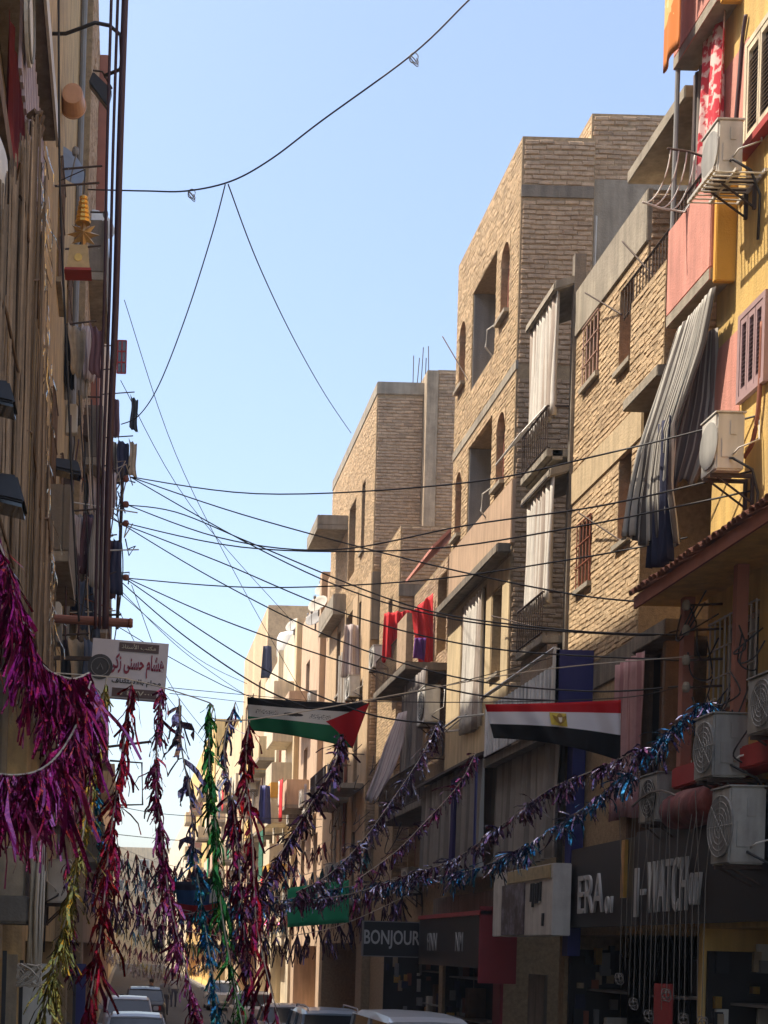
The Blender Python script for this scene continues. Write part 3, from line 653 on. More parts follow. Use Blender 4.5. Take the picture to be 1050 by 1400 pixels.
for h in holes3[:6]:
    if len(h) > 4:
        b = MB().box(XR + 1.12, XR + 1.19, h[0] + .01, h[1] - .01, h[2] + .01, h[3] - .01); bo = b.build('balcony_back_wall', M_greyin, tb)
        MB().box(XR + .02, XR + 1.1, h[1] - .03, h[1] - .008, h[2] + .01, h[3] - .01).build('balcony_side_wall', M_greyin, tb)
        MB().box(XR + 1.08, XR + 1.115, h[0] + .4, h[0] + 1.1, h[2] + .02, h[2] + 1.6).build('door', M_wood, tb)
        MB().tube([(XR + .05, h[0] + .25, h[2]), (XR - .12, h[0] + .2, h[2] + .18), (XR - .1, h[0] + .2, h[2] + .5), (XR + .05, h[0] + .25, h[2] + .62)], .016, 5).build('bracket', M_whitef, tb)
    else:                                            # arched window: frame with a rounded head, brick arch filling the corners
        y0, y1, z0, z1 = h; r = (y1 - y0) / 2; yc = (y0 + y1) / 2; zs = z1 - r * 1.05
        for sg in (-1, 1):
            f = MB(); arc = [(yc + sg * r * math.cos(a * math.pi / 16), zs + r * 1.05 * math.sin(a * math.pi / 16)) for a in range(9)]
            for k in range(8):
                (ya, za), (yb, zb) = arc[k], arc[k + 1]; ye = yc + sg * (r + .001)
                f.hexa([(XR - .015, ya, za), (XR + .2, ya, za), (XR + .2, ye, za), (XR - .015, ye, za), (XR - .015, yb, zb), (XR + .2, yb, zb), (XR + .2, ye, zb + .001), (XR - .015, ye, zb + .001)])
            f.build('arch_spandrel', M_brick, tb)
        w = MB(); fr = .05
        w.box(XR + .12, XR + .17, y0 + .002, y0 + fr, z0, zs); w.box(XR + .12, XR + .17, y1 - fr, y1 - .002, z0, zs); w.box(XR + .12, XR + .17, yc - .02, yc + .02, z0, z1 - .03)
        w.box(XR + .115, XR + .175, y0 + fr, y1 - fr, zs - .03, zs + .02); w.box(XR + .11, XR + .18, y0 + .002, y1 - .002, z0 + .001, z0 + .05)
        wo = w.build('arched_window', M_rose, tb); MB().box(XR + .175, XR + .19, y0 + .003, y1 - .003, z0 + .003, z1 - .003).build('pane', M_redwood, wo)
        MB().box(XR - .1, XR + .1, y0 - .06, y1 + .06, z0 - .07, z0 - .004).build('sill', M_conc, wo)
window(tb, 1, XR, *holes3[7], 'glass', M_white, pane=M_glass_p)
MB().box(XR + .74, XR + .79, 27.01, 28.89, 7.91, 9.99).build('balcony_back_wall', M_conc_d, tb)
tag(wavy_curtain('loggia_curtain', 1, XR - .05, 27.0, 28.5, 7.4, 9.95, M_wc, folds=6, amp=.05, seed=41), 'white striped curtain in the plastered storey of the arched-window building', 'curtain')
rail = thing('curtain_rail', 'bent white drying rail below the curtain of the plastered storey', 'rail', (6.2, 27.8, 7.5))
MB().tube([(XR, 26.9, 7.6), (XR - .45, 27.0, 7.55), (XR - .5, 28.6, 7.5), (XR, 28.9, 7.6)], .02, 6).build('tube', M_white, rail)
MB().tube([(XR - .3, 26.95, 7.62), (XR - .3, 28.75, 7.55)], .014, 6).build('tube', M_white, rail)
# roof stair tower, set back
MB().box(XR + 1.28, XR + 6, 25.6, 30.1, 0, 17.95).build('stair_tower', M_mortar, tb)
bricks(tb, 'y', 25.6, XR + 1.3, XR + 3.0, 16.8, 17.93, M_brick_red, 1, (), 0)
bricks(tb, 'x', XR + 1.28, 25.62, 28.9, 15.0, 17.93, M_brick, 1, (), 0)
MB().box(XR + 1.29, XR + 4.9, 25.56, 25.59, 13.0, 16.78).build('tower_render', M_conc, tb)
MB().tube([(XR + 1.34, 25.5, 12.5), (XR + 1.36, 25.5, 16.1)], .03, 6).build('drain_pipe', M_whitef, tb)
# first floor of the arched building: long grey curtain in a metal frame
fr = thing('awning_frame', 'dark metal awning frame over the long grey curtain', 'awning', (6.1, 27.5, 6.6))
MB().hexa([(XR - .6, 24.9, 6.55), (XR - .01, 24.9, 6.75), (XR - .01, 30.1, 6.75), (XR - .6, 30.1, 6.55), (XR - .6, 24.9, 6.60), (XR - .01, 24.9, 6.82), (XR - .01, 30.1, 6.82), (XR - .6, 30.1, 6.60)]).build('canopy', M_iron, fr)
MB().tube([(XR - .58, 24.95, 4.4), (XR - .58, 24.95, 6.55)], .025, 6).build('post', M_blue, fr)
tag(wavy_curtain('long_curtain', 1, XR - .45, 25.05, 29.9, 4.55, 6.55, cl2, folds=15, amp=.06, ns=120, seed=44), 'long grey pleated curtain under the dark awning frame', 'curtain')
tag(wavy_curtain('purple_curtain', 1, XR - .5, 26.8, 27.15, 4.6, 6.4, mat('cloth_indigo', (.05, .035, .12), .9, .15, 5), folds=2, amp=.04, seed=45), 'narrow dark purple drape on the long grey curtain', 'curtain')
MB().box(XR - .15, XR + .1, 25.2, 30.2, 3.9, 4.3).build('shop_lintel', M_conc_d, tb)

# ---- set-back brick house between the two tall ones
sb = thing('brick_house', 'low set-back brick house with a red blanket on its balcony', 'house', (9.6, 35, 0))
h4 = [(33.2, 34.2, 10.1, 11.9, .5), (38.0, 38.6, 11.2, 12.4), (33.0, 34.6, 5.2, 7.2, .6), (36, 36.9, 5.3, 6.8), (31, 39, .15, 3.4, 1.2)]
shell(sb, 1, 7.1, 30.2, 37.1, 0, 12.2, 6, [h4[0], h4[2], h4[3], (31, 36.9, .15, 3.4, 1.2)], M_mortar)
shell(sb, 1, 6.72, 37.1, 39.9, 0, 14.0, 6, [h4[1]], M_mortar, name='corner_wall')
bricks(sb, 'x', 6.72, 37.14, 39.88, 7.6, 13.98, M_brick, 1, h4[1:2], 20)
bricks(sb, 'y', 37.1, 6.75, 8.3, 12.5, 13.98, M_brick_red, 1, (), 70)
bricks(sb, 'y', 37.1, 6.75, 7.1, 4.5, 12.2, M_brick_red, 1, (), 20)
bricks(sb, 'x', 7.1, 30.22, 37.05, 7.6, 12.15, M_brick_red, 1, h4[:1], 30)
MB().box(6.7, 8.4, 37.04, 37.09, 12.2, 12.5).build('concrete_band', M_conc_d, sb)
slab(sb, 1, 6.05, 7.09, 32.4, 36.6, 9.45, 9.62, M_conc_d, 'balcony_slab')
MB().box(6.05, 6.17, 32.4, 33.5, 9.63, 10.7).build('parapet', M_brick_red, sb); railing(sb, 1, 6.1, 33.55, 36.55, 9.63, 10.4, M_iron, ends=False)
slab(sb, 1, 6.2, 7.09, 31.0, 36.4, 6.3, 6.45, M_conc_d, 'balcony_slab'); railing(sb, 1, 6.24, 31.0, 36.4, 6.46, 7.3, M_iron)
MB().hexa([(6.15, 30.3, 11.55), (7.09, 30.3, 12.5), (7.09, 33.2, 12.5), (6.15, 33.2, 11.55), (6.15, 30.3, 11.62), (7.09, 30.3, 12.6), (7.09, 33.2, 12.6), (6.15, 33.2, 11.62)]).build('sloping_canopy', M_pink, sb)
for h in (h4[1], h4[3]): window(sb, 1, 6.72 if h is h4[1] else 7.1, *h, 'dark', M_redwood)
MB().box(7.55, 7.59, h4[0][0], h4[0][1], h4[0][2], h4[0][3]).build('door', M_wood, sb); MB().box(7.65, 7.69, h4[2][0], h4[2][1], h4[2][2], h4[2][3]).build('door', M_dark, sb)
M_redcl = mat('cloth_scarlet', (.58, .02, .025), .85, .1, 4)
def redcl(y, u0, u1, vt, vb, ph):
    return lambda a, t: PY(u0 + (u1 - u0) * a + (3 * math.sin(a * 7 + ph + t) * (1 - t)), vb + (vt - vb) * t + 3 * math.sin(a * 4 + ph) * (1 - t), y + .05 * math.sin(a * 14 + ph) + .03 * math.sin(a * 31 + t * 3))
rb = thing('red_blanket', 'scarlet blanket folded over the balcony line of the set-back brick house', 'blanket', PY(555, 890, 34.5))
def red_fn(a, t):
    u = 526 + 64 * a; vt = 838 - 6 * a - 20 * max(0, a - .62) / .38
    def sm(x0, x1, x): k = min(1, max(0, (x - x0) / (x1 - x0))); return k * k * (3 - 2 * k)
    d = 56 * (1 - sm(.22, .42, a)) + 84 * sm(.58, .72, a) + 9 + 3 * math.sin(a * 31)
    p = PY(u - (4 * (1 - t) if a < .35 else -1 * (1 - t)), vt + d * (1 - t), 34.5)
    return p + Vector((.02 * math.sin(a * 40), .07 * math.sin(a * 34 + t * 2) + .03 * math.sin(a * 61), 0))
cloth('cloth', red_fn, 60, 14, M_redcl, rb)
tag(cloth('purple_shirt', redcl(34.3, 567, 583, 872, 903, 4), 10, 8, mat('cloth_violet', (.12, .03, .2), .9, .15, 5)), 'small purple cloth hanging below the scarlet blanket', 'laundry')
ac_unit('white air conditioner on the brick wall beside the scarlet blanket', 1, 6.5, 37.0, PY(520, 915, 37.3).z, .75, .55, .3, .1)
ac_unit('white air conditioner under the balcony at the plastered corner', 1, 6.5, 30.3, PY(597, 990, 30.6).z, .8, .75, .32, .1)
M_pale = mat('cloth_pale_rose', (.45, .38, .36), .95, .12, 4, stripes=((.34, .26, .26), 6, .7))
tag(cloth('pale_drape', drape([(545, 975, 33.0), (525, 1020, 32.9), (512, 1060, 32.8), (500, 1095, 32.6)], [(556, 972, 32.6), (552, 1010, 32.6), (535, 1060, 32.5), (516, 1095, 32.5)], .05, 3), 40, 14, M_pale), 'pale drape tied back at the set-back house balcony', 'curtain')
tag(wavy_curtain('striped_curtain', 1, 6.3, 31.2, 33.8, 6.5, 9.3, mat('cloth_taupe', (.26, .23, .21), .95, .12, 4, stripes=((.14, .12, .115), 9, .6)), folds=10, amp=.05, ns=90, seed=51), 'taupe striped curtain below the balcony slab of the set-back house', 'curtain')

# ---- second tall brick building
t2 = thing('brick_building', 'tall brick building with starter bars on its roof and a concrete corner', 'building', (10, 44.5, 0))
h5 = [(41.6, 42.2, 14.6, 16.6), (41.6, 42.2, 11.2, 13.2), (43.2, 44.6, 11.0, 13.3, 1.0), (45.6, 46.4, 11.2, 13.2), (43.3, 44.6, 14.4, 16.6, 1.0), (41.7, 42.3, 8.0, 10.0), (44, 45.2, 7.9, 9.9, .5), (41.7, 42.6, 5.0, 6.6), (44.5, 45.4, 5, 6.6), (41, 48, .15, 3.4, 1.2)]
shell(t2, 1, XR, 40.0, 48.6, 0, 18.7, 7, h5, M_mortar)
bricks(t2, 'x', XR, 40.05, 43.2, 13.6, 18.4, M_brick, 1, h5, 30); bricks(t2, 'x', XR, 43.22, 48.55, 13.6, 18.4, M_brick, 1, h5, 0)
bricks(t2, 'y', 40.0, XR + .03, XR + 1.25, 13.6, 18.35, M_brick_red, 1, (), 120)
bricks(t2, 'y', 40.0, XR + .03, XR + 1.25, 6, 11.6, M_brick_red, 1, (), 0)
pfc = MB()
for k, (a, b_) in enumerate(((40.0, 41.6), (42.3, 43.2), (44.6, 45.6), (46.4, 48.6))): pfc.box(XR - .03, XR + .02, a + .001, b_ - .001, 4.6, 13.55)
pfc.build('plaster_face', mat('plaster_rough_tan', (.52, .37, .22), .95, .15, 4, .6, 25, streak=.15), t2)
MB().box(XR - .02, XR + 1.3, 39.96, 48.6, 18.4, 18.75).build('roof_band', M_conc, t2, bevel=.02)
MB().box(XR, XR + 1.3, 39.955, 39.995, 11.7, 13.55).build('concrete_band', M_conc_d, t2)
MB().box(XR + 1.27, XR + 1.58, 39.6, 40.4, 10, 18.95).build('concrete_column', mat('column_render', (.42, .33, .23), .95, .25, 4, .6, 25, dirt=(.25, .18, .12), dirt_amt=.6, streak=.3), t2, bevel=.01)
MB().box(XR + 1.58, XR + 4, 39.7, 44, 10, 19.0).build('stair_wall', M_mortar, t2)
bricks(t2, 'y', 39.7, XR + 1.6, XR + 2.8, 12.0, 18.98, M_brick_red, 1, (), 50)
for k in range(5):
    x = XR + 1.0 + k * .11; MB().tube([(x, 40.2, 18.7), (x + rnd.uniform(-.05, .05), 40.2, 19.6 + rnd.uniform(-.2, .25))], .012, 4).build('starter_bar', M_iron, t2)
for h in h5[:-1]:
    if len(h) > 4: MB().box(XR + h[4] - .08, XR + h[4] - .02, h[0] + .01, h[1] - .01, h[2] + .01, h[3] - .01).build('door', M_peach, t2)
    else: window(t2, 1, XR, *h, 'dark', M_rose)
balcony(t2, 1, XR, 44.8, 47.4, 16.2, .95, M_conc, par=.3); balcony(t2, 1, XR, 44.8, 48.2, 13.6, .4, M_conc, par=.5)
balcony(t2, 1, XR, 43.0, 46.6, 7.7, .75, M_conc, par=.9, open_rail=True)
for (y, z, r_, lab) in ((49.0, 14.7, .36, 'satellite dish on the bracket beside the far peach house, smaller'), (49.8, 14.4, .34, 'grey satellite dish on the peach house corner under the big balcony')):
    dish(lab, (6.2, y, z - .35), r_, (-.5, -.6, .5), mat('dish_tan', (.36, .33, .28), .7, .15, 4) if r_ > .35 else M_grey)

# ---- further houses on the right
fh = building('peach_house', 'peach plastered house with stacked satellite dishes on its roof', 1, 6.5, 48.65, 57, 15.6, 6, M_peach,
              [(50, 51, 12.2, 13.8), (53.5, 54.6, 12.2, 13.8), (50, 51, 8.9, 10.6), (53.5, 54.6, 8.9, 10.6), (50, 51, 5.4, 7.2), (53.5, 54.6, 5.4, 7.2)], [(49.5, 56, .15, 3.3, 1)], fm=M_white)
for z in (11.6, 8.4): balcony(fh, 1, 6.5, 52.8, 55.6, z, .8, M_peach, par=.9)
MB().box(6.3, 6.8, 49.2, 49.7, 8, 15.9).build('pilaster', M_peach, fh, bevel=.02); MB().box(6.3, 6.8, 56.2, 56.7, 4, 15.9).build('pilaster', M_cream, fh, bevel=.02)
yb = building('cream_house', 'cream house with yellow-banded enclosed balconies', 1, 6.4, 57.05, 70, 15.8, 6, M_cream2,
              [(y, y + 1.1, z, z + 1.5) for y in (60.5, 66.5) for z in (5.4, 8.6, 11.8)], [(58, 69, .15, 3.3, 1)], fm=M_white)
for z in (11.4, 8.2, 5.0):
    bo = MB().box(5.6, 6.395, 57.5, 60.0, z - .1, z + 2.3).build('enclosed_balcony', M_cream2, yb, bevel=.02)
    MB().box(5.585, 5.6, 57.49, 60.01, z + .9, z + 1.5).build('yellow_band', M_ochre, bo); MB().box(5.585, 6.3, 57.485, 57.498, z + .9, z + 1.5).build('yellow_band', M_ochre, bo)
    balcony(yb, 1, 6.4, 63, 66, z, .85, M_cream, par=.9)
    balcony(yb, 1, 6.4, 67.5, 69.6, z, .85, M_yellow, par=.9)
MB().box(6.2, 6.395, 61.9, 62.5, 0.2, 15.8).build('pilaster', M_cream2, yb)
rb2 = building('brick_house', 'far brick house with a narrow front, tallest of the distant row', 1, 6.45, 70.05, 84, 19.6, 6, M_brick,
               [(y, y + 1.2, z, z + 1.6) for y in (73, 77, 81) for z in (5.4, 8.6, 11.8, 15.0)], [(71, 83, .15, 3.3, 1)], fm=M_white)
for z in (11.5, 8.3, 5.1): balcony(rb2, 1, 6.45, 71.5, 75.5, z, .8, M_cream, par=.9); balcony(rb2, 1, 6.45, 77.5, 82, z, .8, M_cream2, par=.9)
fc = building('cream_block', 'distant cream apartment block with coral balcony edges', 1, 6.4, 84.05, 108, 16.5, 6, M_cream,
              [(y, y + 1.3, z, z + 1.6) for y in (87, 92, 97, 103) for z in (5.4, 8.6, 11.8)], [(85, 107, .15, 3.3, 1)], fm=M_white)
for z in (5.1, 8.3, 11.5):
    for y in (86, 96, 102): balcony(fc, 1, 6.4, y, y + 4, z, .8, M_peach if y == 96 else M_cream2, par=.9)
fd = building('yellow_block', 'distant yellow apartment block toward the end of the street', 1, 6.3, 108.05, 150, 20, 6, M_yellow,
              [(y, y + 1.4, z, z + 1.6) for y in range(111, 148, 6) for z in (5.4, 8.6, 11.8, 15)], [(110, 148, .15, 3.3, 1)], fm=M_redwood)
for z in (8.3, 11.5, 14.7):
    for y in (112, 124, 136): balcony(fd, 1, 6.3, y, y + 4, z, .9, M_rose if y == 124 else M_cream, par=.9)
fe = building('pale_block', 'far pale apartment block beyond the yellow one', 1, 6.3, 150.05, 225, 17, 6, M_cream2,
              [(y, y + 1.6, z, z + 1.7) for y in range(154, 222, 8) for z in (5.4, 8.6, 11.8)], (), fm=M_white)
# building that closes the street
eb = thing('end_building', 'beige building closing off the far end of the street', 'building', (2, 238, 0))
shell(eb, 1, -14, 232, 244, 0, 18.5, 30, [], M_cream)
for x in range(-10, 14, 4):
    for z in (4.5, 8, 11.5, 14.8):
        w = MB().box(x, x + 1.6, 231.9, 231.98, z, z + 1.8).build('window', M_white, eb); MB().box(x + .1, x + 1.5, 231.86, 231.89, z + .1, z + 1.7).build('pane', M_glass, w)
for (u, v, y, r_, lab) in ((388, 868, 58, .34, 'big satellite dish on the cream house roof'), (412, 845, 57, .32, 'white satellite dish at the roof edge above the peach pilaster'), (428, 815, 52, .34, 'satellite dish high on the peach house roof'), (444, 803, 50.5, .32, 'satellite dish standing beside the brick building balcony')):
    p = PY(u, v, y); dish(lab, (p.x + .4, p.y, min(p.z, 15.62 if y < 57.04 else 15.82)), r_, (-.55, -.6, .55), mat('dish_tan', (.36, .33, .28), .7, .15, 4))
tk = thing('water_tank', 'pale round water tank on the roof of the cream house', 'water tank', (6.9, 64, 15.8))
MB().lathe((6.9, 64, 15.85), [(.55, 0), (.6, .1), (.6, .9), (.5, 1.1), (.15, 1.2)], 16).build('drum', M_whitef, tk, smooth=True); MB().lathe((6.9, 64, 17.05), [(.2, 0), (.2, .06)], 12).build('lid', M_grey, tk)
ac_unit('white air conditioner on the peach house wall', 1, 6.5, 49.9, 11.4, .8, .6, .3, .1); ac_unit('cream air conditioner low on the peach house wall', 1, 6.5, 51.6, 8.2, .8, .6, .3, .1)
sh = thing('green_shutter', 'green roller blind on the cream house balcony', 'blind', (5.6, 60.6, 6.4))
for k in range(12): MB().box(5.56, 5.60, 60.1, 61.8, 6.0 + k * .17, 6.16 + k * .17).build('slat', mat('green_blind', (.03, .16, .10), .7, .15, 4), sh)
for (u, v, y, c, lab) in ((365, 905, 68, M_navy, 'dark shirt drying at the far brick house balcony'), (362, 1100, 57.4, M_blue, 'blue trousers hanging from the cream house balcony'), (480, 890, 41.5, M_pale, 'pale pink sheet hanging on the second tall brick building')):
    p = PY(u, v, y); tag(cloth('laundry', (lambda p: lambda a, t: p + Vector(((a - .5) * .55 * (1 - .3 * t), .08 * math.sin(a * 9), (t - .5) * 1.5)))(p), 10, 8, c), lab, 'laundry')

# ================================================================== SHOPS AND SIGNS ON THE RIGHT
M_board = mat('signboard_black', (.011, .010, .012), .45, .2, 3)
M_let = mat('letter_white', (.48, .47, .46), .5, .08, 4)
M_let_b = mat('letter_black', (.015, .015, .017), .6, .1, 4)
sg = thing('shop_sign', 'long black shop fascia with pale letters reading I-WATCH 007', 'shop sign', (6.3, 17.5, 3.6))
MB().box(6.28, 6.36, 14.2, 18.05, 3.6, 4.75).build('board', M_board, sg)
text('I', .62, facing_street(6.27, 17.95, 4.0), M_let, sg, extr=.02, fit=(.10, .6)); text('-', .62, facing_street(6.27, 17.72, 4.0), M_let, sg, extr=.02, fit=(.14, .07)); text('WATCH', .62, facing_street(6.27, 16.95, 4.05), M_let, sg, extr=.02, fit=(1.22, .62))
text('007', .36, facing_street(6.27, 16.1, 3.98), M_let, sg, extr=.02, fit=(.32, .36))
sg = thing('shop_sign', 'dark shop fascia with pale letters reading ERA 01', 'shop sign', (6.3, 19.6, 3.6))
MB().box(6.29, 6.37, 18.07, 20.7, 3.6, 4.7).build('board', mat('signboard_grey', (.022, .02, .02), .5, .2, 3), sg)
text('ERA', .62, facing_street(6.28, 19.75, 4.05), M_let, sg, extr=.02, fit=(1.05, .52)); text('01', .3, facing_street(6.28, 19.0, 3.88), M_let, sg, extr=.02, fit=(.26, .22))
MB().box(6.24, 6.285, 18.35, 18.47, 3.95, 4.68).build('gold_drop', M_gold, sg)
sg = thing('shop_sign', 'white projecting shop box sign with black calligraphy and a photo panel', 'shop sign', (6.0, 22.1, 3.45))
MB().box(5.98, 6.24, 20.5, 23.8, 3.48, 4.5).build('box', M_white, sg, bevel=.01)
MB().box(5.962, 5.977, 21.9, 23.2, 3.5, 4.28).build('photo_panel', mat('print_dark', (.08, .055, .06), .5, .6, 5, dirt=(.35, .33, .4), dirt_amt=.9), sg)
MB().box(5.962, 5.977, 20.6, 22.9, 4.3, 4.48).build('header', mat('print_tan', (.42, .33, .17), .5, .4, 9), sg)
for k, (y, z0, z1) in enumerate(((21.55, 3.98, 4.25), (21.45, 3.9, 4.25), (21.33, 3.95, 4.24), (21.22, 3.95, 4.25), (21.08, 3.98, 4.26), (20.92, 3.62, 3.8))):
    MB().hexa([(5.955, y - .03, z0), (5.978, y - .03, z0), (5.978, y + .03, z0), (5.955, y + .03, z0), (5.955, y - .05, z1), (5.978, y - .05, z1), (5.978, y + .012, z1), (5.955, y + .012, z1)]).build('stroke', M_let_b, sg)
sg = thing('shop_sign', 'black shop fascia with a red end panel next to the BONJOUR sign', 'shop sign', (6.0, 27.2, 3.0))
MB().box(6.0, 6.5, 24.75, 29.8, 2.95, 3.85).build('board', M_board, sg); MB().box(5.99, 6.62, 24.68, 24.745, 2.7, 4.0).build('end_panel', mat('panel_red', (.22, .015, .02), .6, .15, 3), sg)
MB().box(5.97, 6.5, 24.68, 29.8, 3.855, 3.93).build('red_trim', M_red, sg)
text('FINN', .5, facing_street(5.99, 28.5, 3.38), mat('letter_grey', (.3, .3, .3), .5, .1, 4), sg, sx=.8); text('NM', .5, facing_street(5.99, 26.2, 3.38), mat('letter_grey', (.3, .3, .3)), sg, sx=.8)
p0, p1 = PY(496, 1306, 31), PY(573, 1262, 31)
sg = thing('shop_sign', 'small black projecting sign with white letters reading BONJOUR', 'shop sign', ((p0.x + p1.x) / 2, 31, p0.z))
MB().box(p0.x, p1.x, 30.96, 31.1, p0.z, p1.z).build('board', M_board, sg, bevel=.01)
f_ = MB(); t_ = .02
f_.box(p0.x - t_, p1.x + t_, 30.94, 31.12, p1.z + .001, p1.z + t_); f_.box(p0.x - t_, p1.x + t_, 30.94, 31.12, p0.z - t_, p0.z - .001); f_.box(p0.x - t_, p0.x - .001, 30.94, 31.12, p0.z, p1.z); f_.box(p1.x + .001, p1.x + t_, 30.94, 31.12, p0.z, p1.z)
f_.build('frame', M_grey, sg)
text('BONJOUR', .42, facing_camera((p0.x + p1.x) / 2, 30.95, (p0.z + p1.z) / 2 + .02), M_let, sg, sx=.62, bold=.006)
MB().box(p1.x + .03, 6.49, 31.0, 31.06, p0.z + .3, p0.z + .36).build('arm', M_iron, sg)
# green cloth sign strung over the pavement
M_green = mat('cloth_green', (.015, .30, .13), .8, .12, 4)
gs = thing('green_banner', 'green cloth banner with pale script hanging over the pavement', 'banner', PY(435, 1265, 29))
def gfn(a, t): return PY(393 + 84 * a, 1268 - 7 * a - (54 + 4 * a) * t, 29 + .1 * math.sin(a * 8))
cloth('cloth', gfn, 24, 8, M_green, gs)
scr = MB(); r_ = random.Random(5)
for k in range(22):
    a = .25 + .6 * k / 22; c = gfn(a, .78) + Vector((0, -.03, 0)); hh = r_.uniform(.03, .09)
    scr.box(c.x - .02, c.x + r_.uniform(0, .03), c.y - .004, c.y + .002, c.z - hh * .4, c.z + hh * .6)
scr.build('script', M_let, gs, kind='stuff')

# shop interiors: recesses whose gloom is put in by near-black sheets, with things on display
def shop(y0, y1, label, seed, xb=7.3, X=6.5):
    r = random.Random(seed); t = thing('shop_display', label, 'shop display', (xb, (y0 + y1) / 2, .14))
    for k in range(int((y1 - y0) / .35)):
        y = y0 + .1 + k * .35; h = r.uniform(1.2, 2.6); c = r.choice([M_grey, M_wood_l, M_redwood, M_navy, M_whitef, M_wood, M_let_b])
        MB().box(xb - .3 - r.uniform(0, .2), xb, y, y + r.uniform(.12, .3), r.uniform(.15, .5), h).build('stock', c, t, bevel=.01)
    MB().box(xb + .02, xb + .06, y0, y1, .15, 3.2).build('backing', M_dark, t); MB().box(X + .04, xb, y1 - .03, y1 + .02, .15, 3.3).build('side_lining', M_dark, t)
    for k in range(22):
        x, z = r.uniform(X + .05, xb - .15), r.uniform(1.4, 3.1); MB().box(x, x + r.uniform(.05, .16), y1 - r.uniform(.06, .14), y1 - .035, z, z + r.uniform(.05, .35)).build('stock', r.choice([M_grey, M_wood_l, M_redwood, M_navy, M_whitef, M_let_b, M_gold]), t)
    for z in (1.0, 1.9, 2.7): MB().box(xb - .5, xb + .01, y0 + .02, y1 - .02, z, z + .03).build('shelf', M_grey, t)
    return t
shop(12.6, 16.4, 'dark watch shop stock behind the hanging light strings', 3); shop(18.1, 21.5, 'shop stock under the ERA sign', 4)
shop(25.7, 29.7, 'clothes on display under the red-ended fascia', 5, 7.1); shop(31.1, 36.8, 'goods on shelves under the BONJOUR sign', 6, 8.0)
for (y, w_, c, lab) in ((17.2, .5, M_red, 'red door panel beside the blue column'), (24.9, .5, mat('panel_red', (.22, .015, .02)), 'dark red door leaf under the red-ended fascia'), (22.3, .9, M_conc_d, 'grey roller door between the shops')):
    dd = thing('shop_door', lab, 'door', (6.45, y, .15))
    MB().box(6.42, 6.47, y, y + w_, .15, 2.9).build('leaf', c, dd, bevel=.006); MB().box(6.38, 6.42, y + .06, y + .09, 1.1, 1.4).build('handle', M_chrome, dd)
# hanging light strings in front of the watch shop
M_cord_d = mat('cord_grey', (.2, .175, .15), .9, .1, 3)
sl = thing('light_strings', 'thin light strings hanging down before the I-WATCH shop', 'light strings', (5.9, 16, 1.9))
MB().tube([(6.1 - .1 * k / 9, 14.9 + k * .28, 5.0 - .12 * math.sin(k / 9 * math.pi * 2)) for k in range(10)], .014, 5).build('top_cord', M_cord_d, sl)
for k in range(16):
    y = 14.95 + k * .17; zz = rnd.uniform(2.5, 3.1)
    MB().tube([(5.95 + rnd.uniform(-.1, .1), y, 4.95), (5.93, y + rnd.uniform(-.03, .03), 4), (5.93, y + rnd.uniform(-.04, .04), zz)], .004, 4).build('string', M_cord_d, sl)
    if k % 3 == 0:
        b = MB()
        for j in range(4): b.tube([(5.93 + .05 * math.cos(a * .7 + j) * math.cos(j), y + .06 * math.sin(a * .7), zz + .07 * math.sin(a * .7 + j) * math.cos(j * 2)) for a in range(10)], .006, 4, 0, False)
        b.build('tangle', M_cord_d, sl)

# ================================================================== LEFT SIDE
GL = 'houses along the shaded side'
l1 = building('left_house', 'shaded beige house behind the reed curtain', -1, -1.5, 2, 16.4, 20, 7, mat('plaster_greybeige', (.36, .28, .19), .95, .2, 2, .3, 40, streak=.3),
              [(10, 11.2, 5.6, 7.4), (13, 14.2, 5.6, 7.4), (13, 14.2, 8.8, 10.6), (10, 11.2, 8.8, 10.6), (14.6, 15.6, 14.5, 16)], [(9, 16, .15, 3.2, 1.2)], fm=M_wood, style='dark')
l2 = building('left_house', 'narrow yellow house with a bucket and dish on its front', -1, -1.15, 16.45, 24.2, 20.6, 7, mat('paint_old_ochre', (.52, .36, .17), .95, .25, 2, .5, 35, dirt=(.26, .19, .12), dirt_amt=.8, streak=.35),
              [(19, 20, 8.8, 10.4), (21.6, 22.6, 8.8, 10.4), (19, 20, 5.2, 6.9), (19.4, 20.4, 12, 13.6), (22.2, 23.2, 12, 13.6)], [(17, 23.8, .15, 3.2, 1.2)], fm=M_wood, style='bars')
l3 = thing('left_house', 'brown brick house with laundry beyond the yellow one', 'house', (-4.4, 28.6, 0))
hl3 = [(26, 27, 9, 10.6), (29.5, 30.5, 9, 10.6), (26, 27, 12.2, 13.8), (29.5, 30.5, 12.2, 13.8), (29.5, 30.5, 15.4, 17), (26, 27, 5.6, 7.2)]
shell(l3, -1, -.95, 24.25, 33, 0, 20.4, 7, hl3 + [(25, 32, .15, 3.2, 1.2)], M_mortar)
bricks(l3, 'x', -.95, 24.3, 32.95, 7.5, 20.3, M_brick_red, -1, hl3, 60)
for h in hl3: window(l3, -1, -.95, *h, 'dark', M_wood)
slab(l3, -1, -.945, -.78, 28.0, 29.2, 12.0, 20.2, M_rose, 'pier')
l4 = building('left_house', 'rose plastered house with cable clusters on its corner', -1, -.95, 33.05, 50, 21.3, 7, M_plast,
              [(35, 36, z, z + 1.6) for z in (5.5, 8.8, 12)] + [(40, 41, z, z + 1.6) for z in (5.5, 8.8, 12)], [(34, 49, .15, 3.2, 1.2)], fm=M_wood, style='bars')
l5 = building('left_house', 'lower cream house past the rose plastered one', -1, -1.0, 50.05, 62, 12.6, 7, M_cream, [(y, y + 1.1, z, z + 1.6) for y in (51.5, 55, 59) for z in (5.4, 8.8)], [(51, 61, .15, 3.2, 1.2)], fm=M_wood)
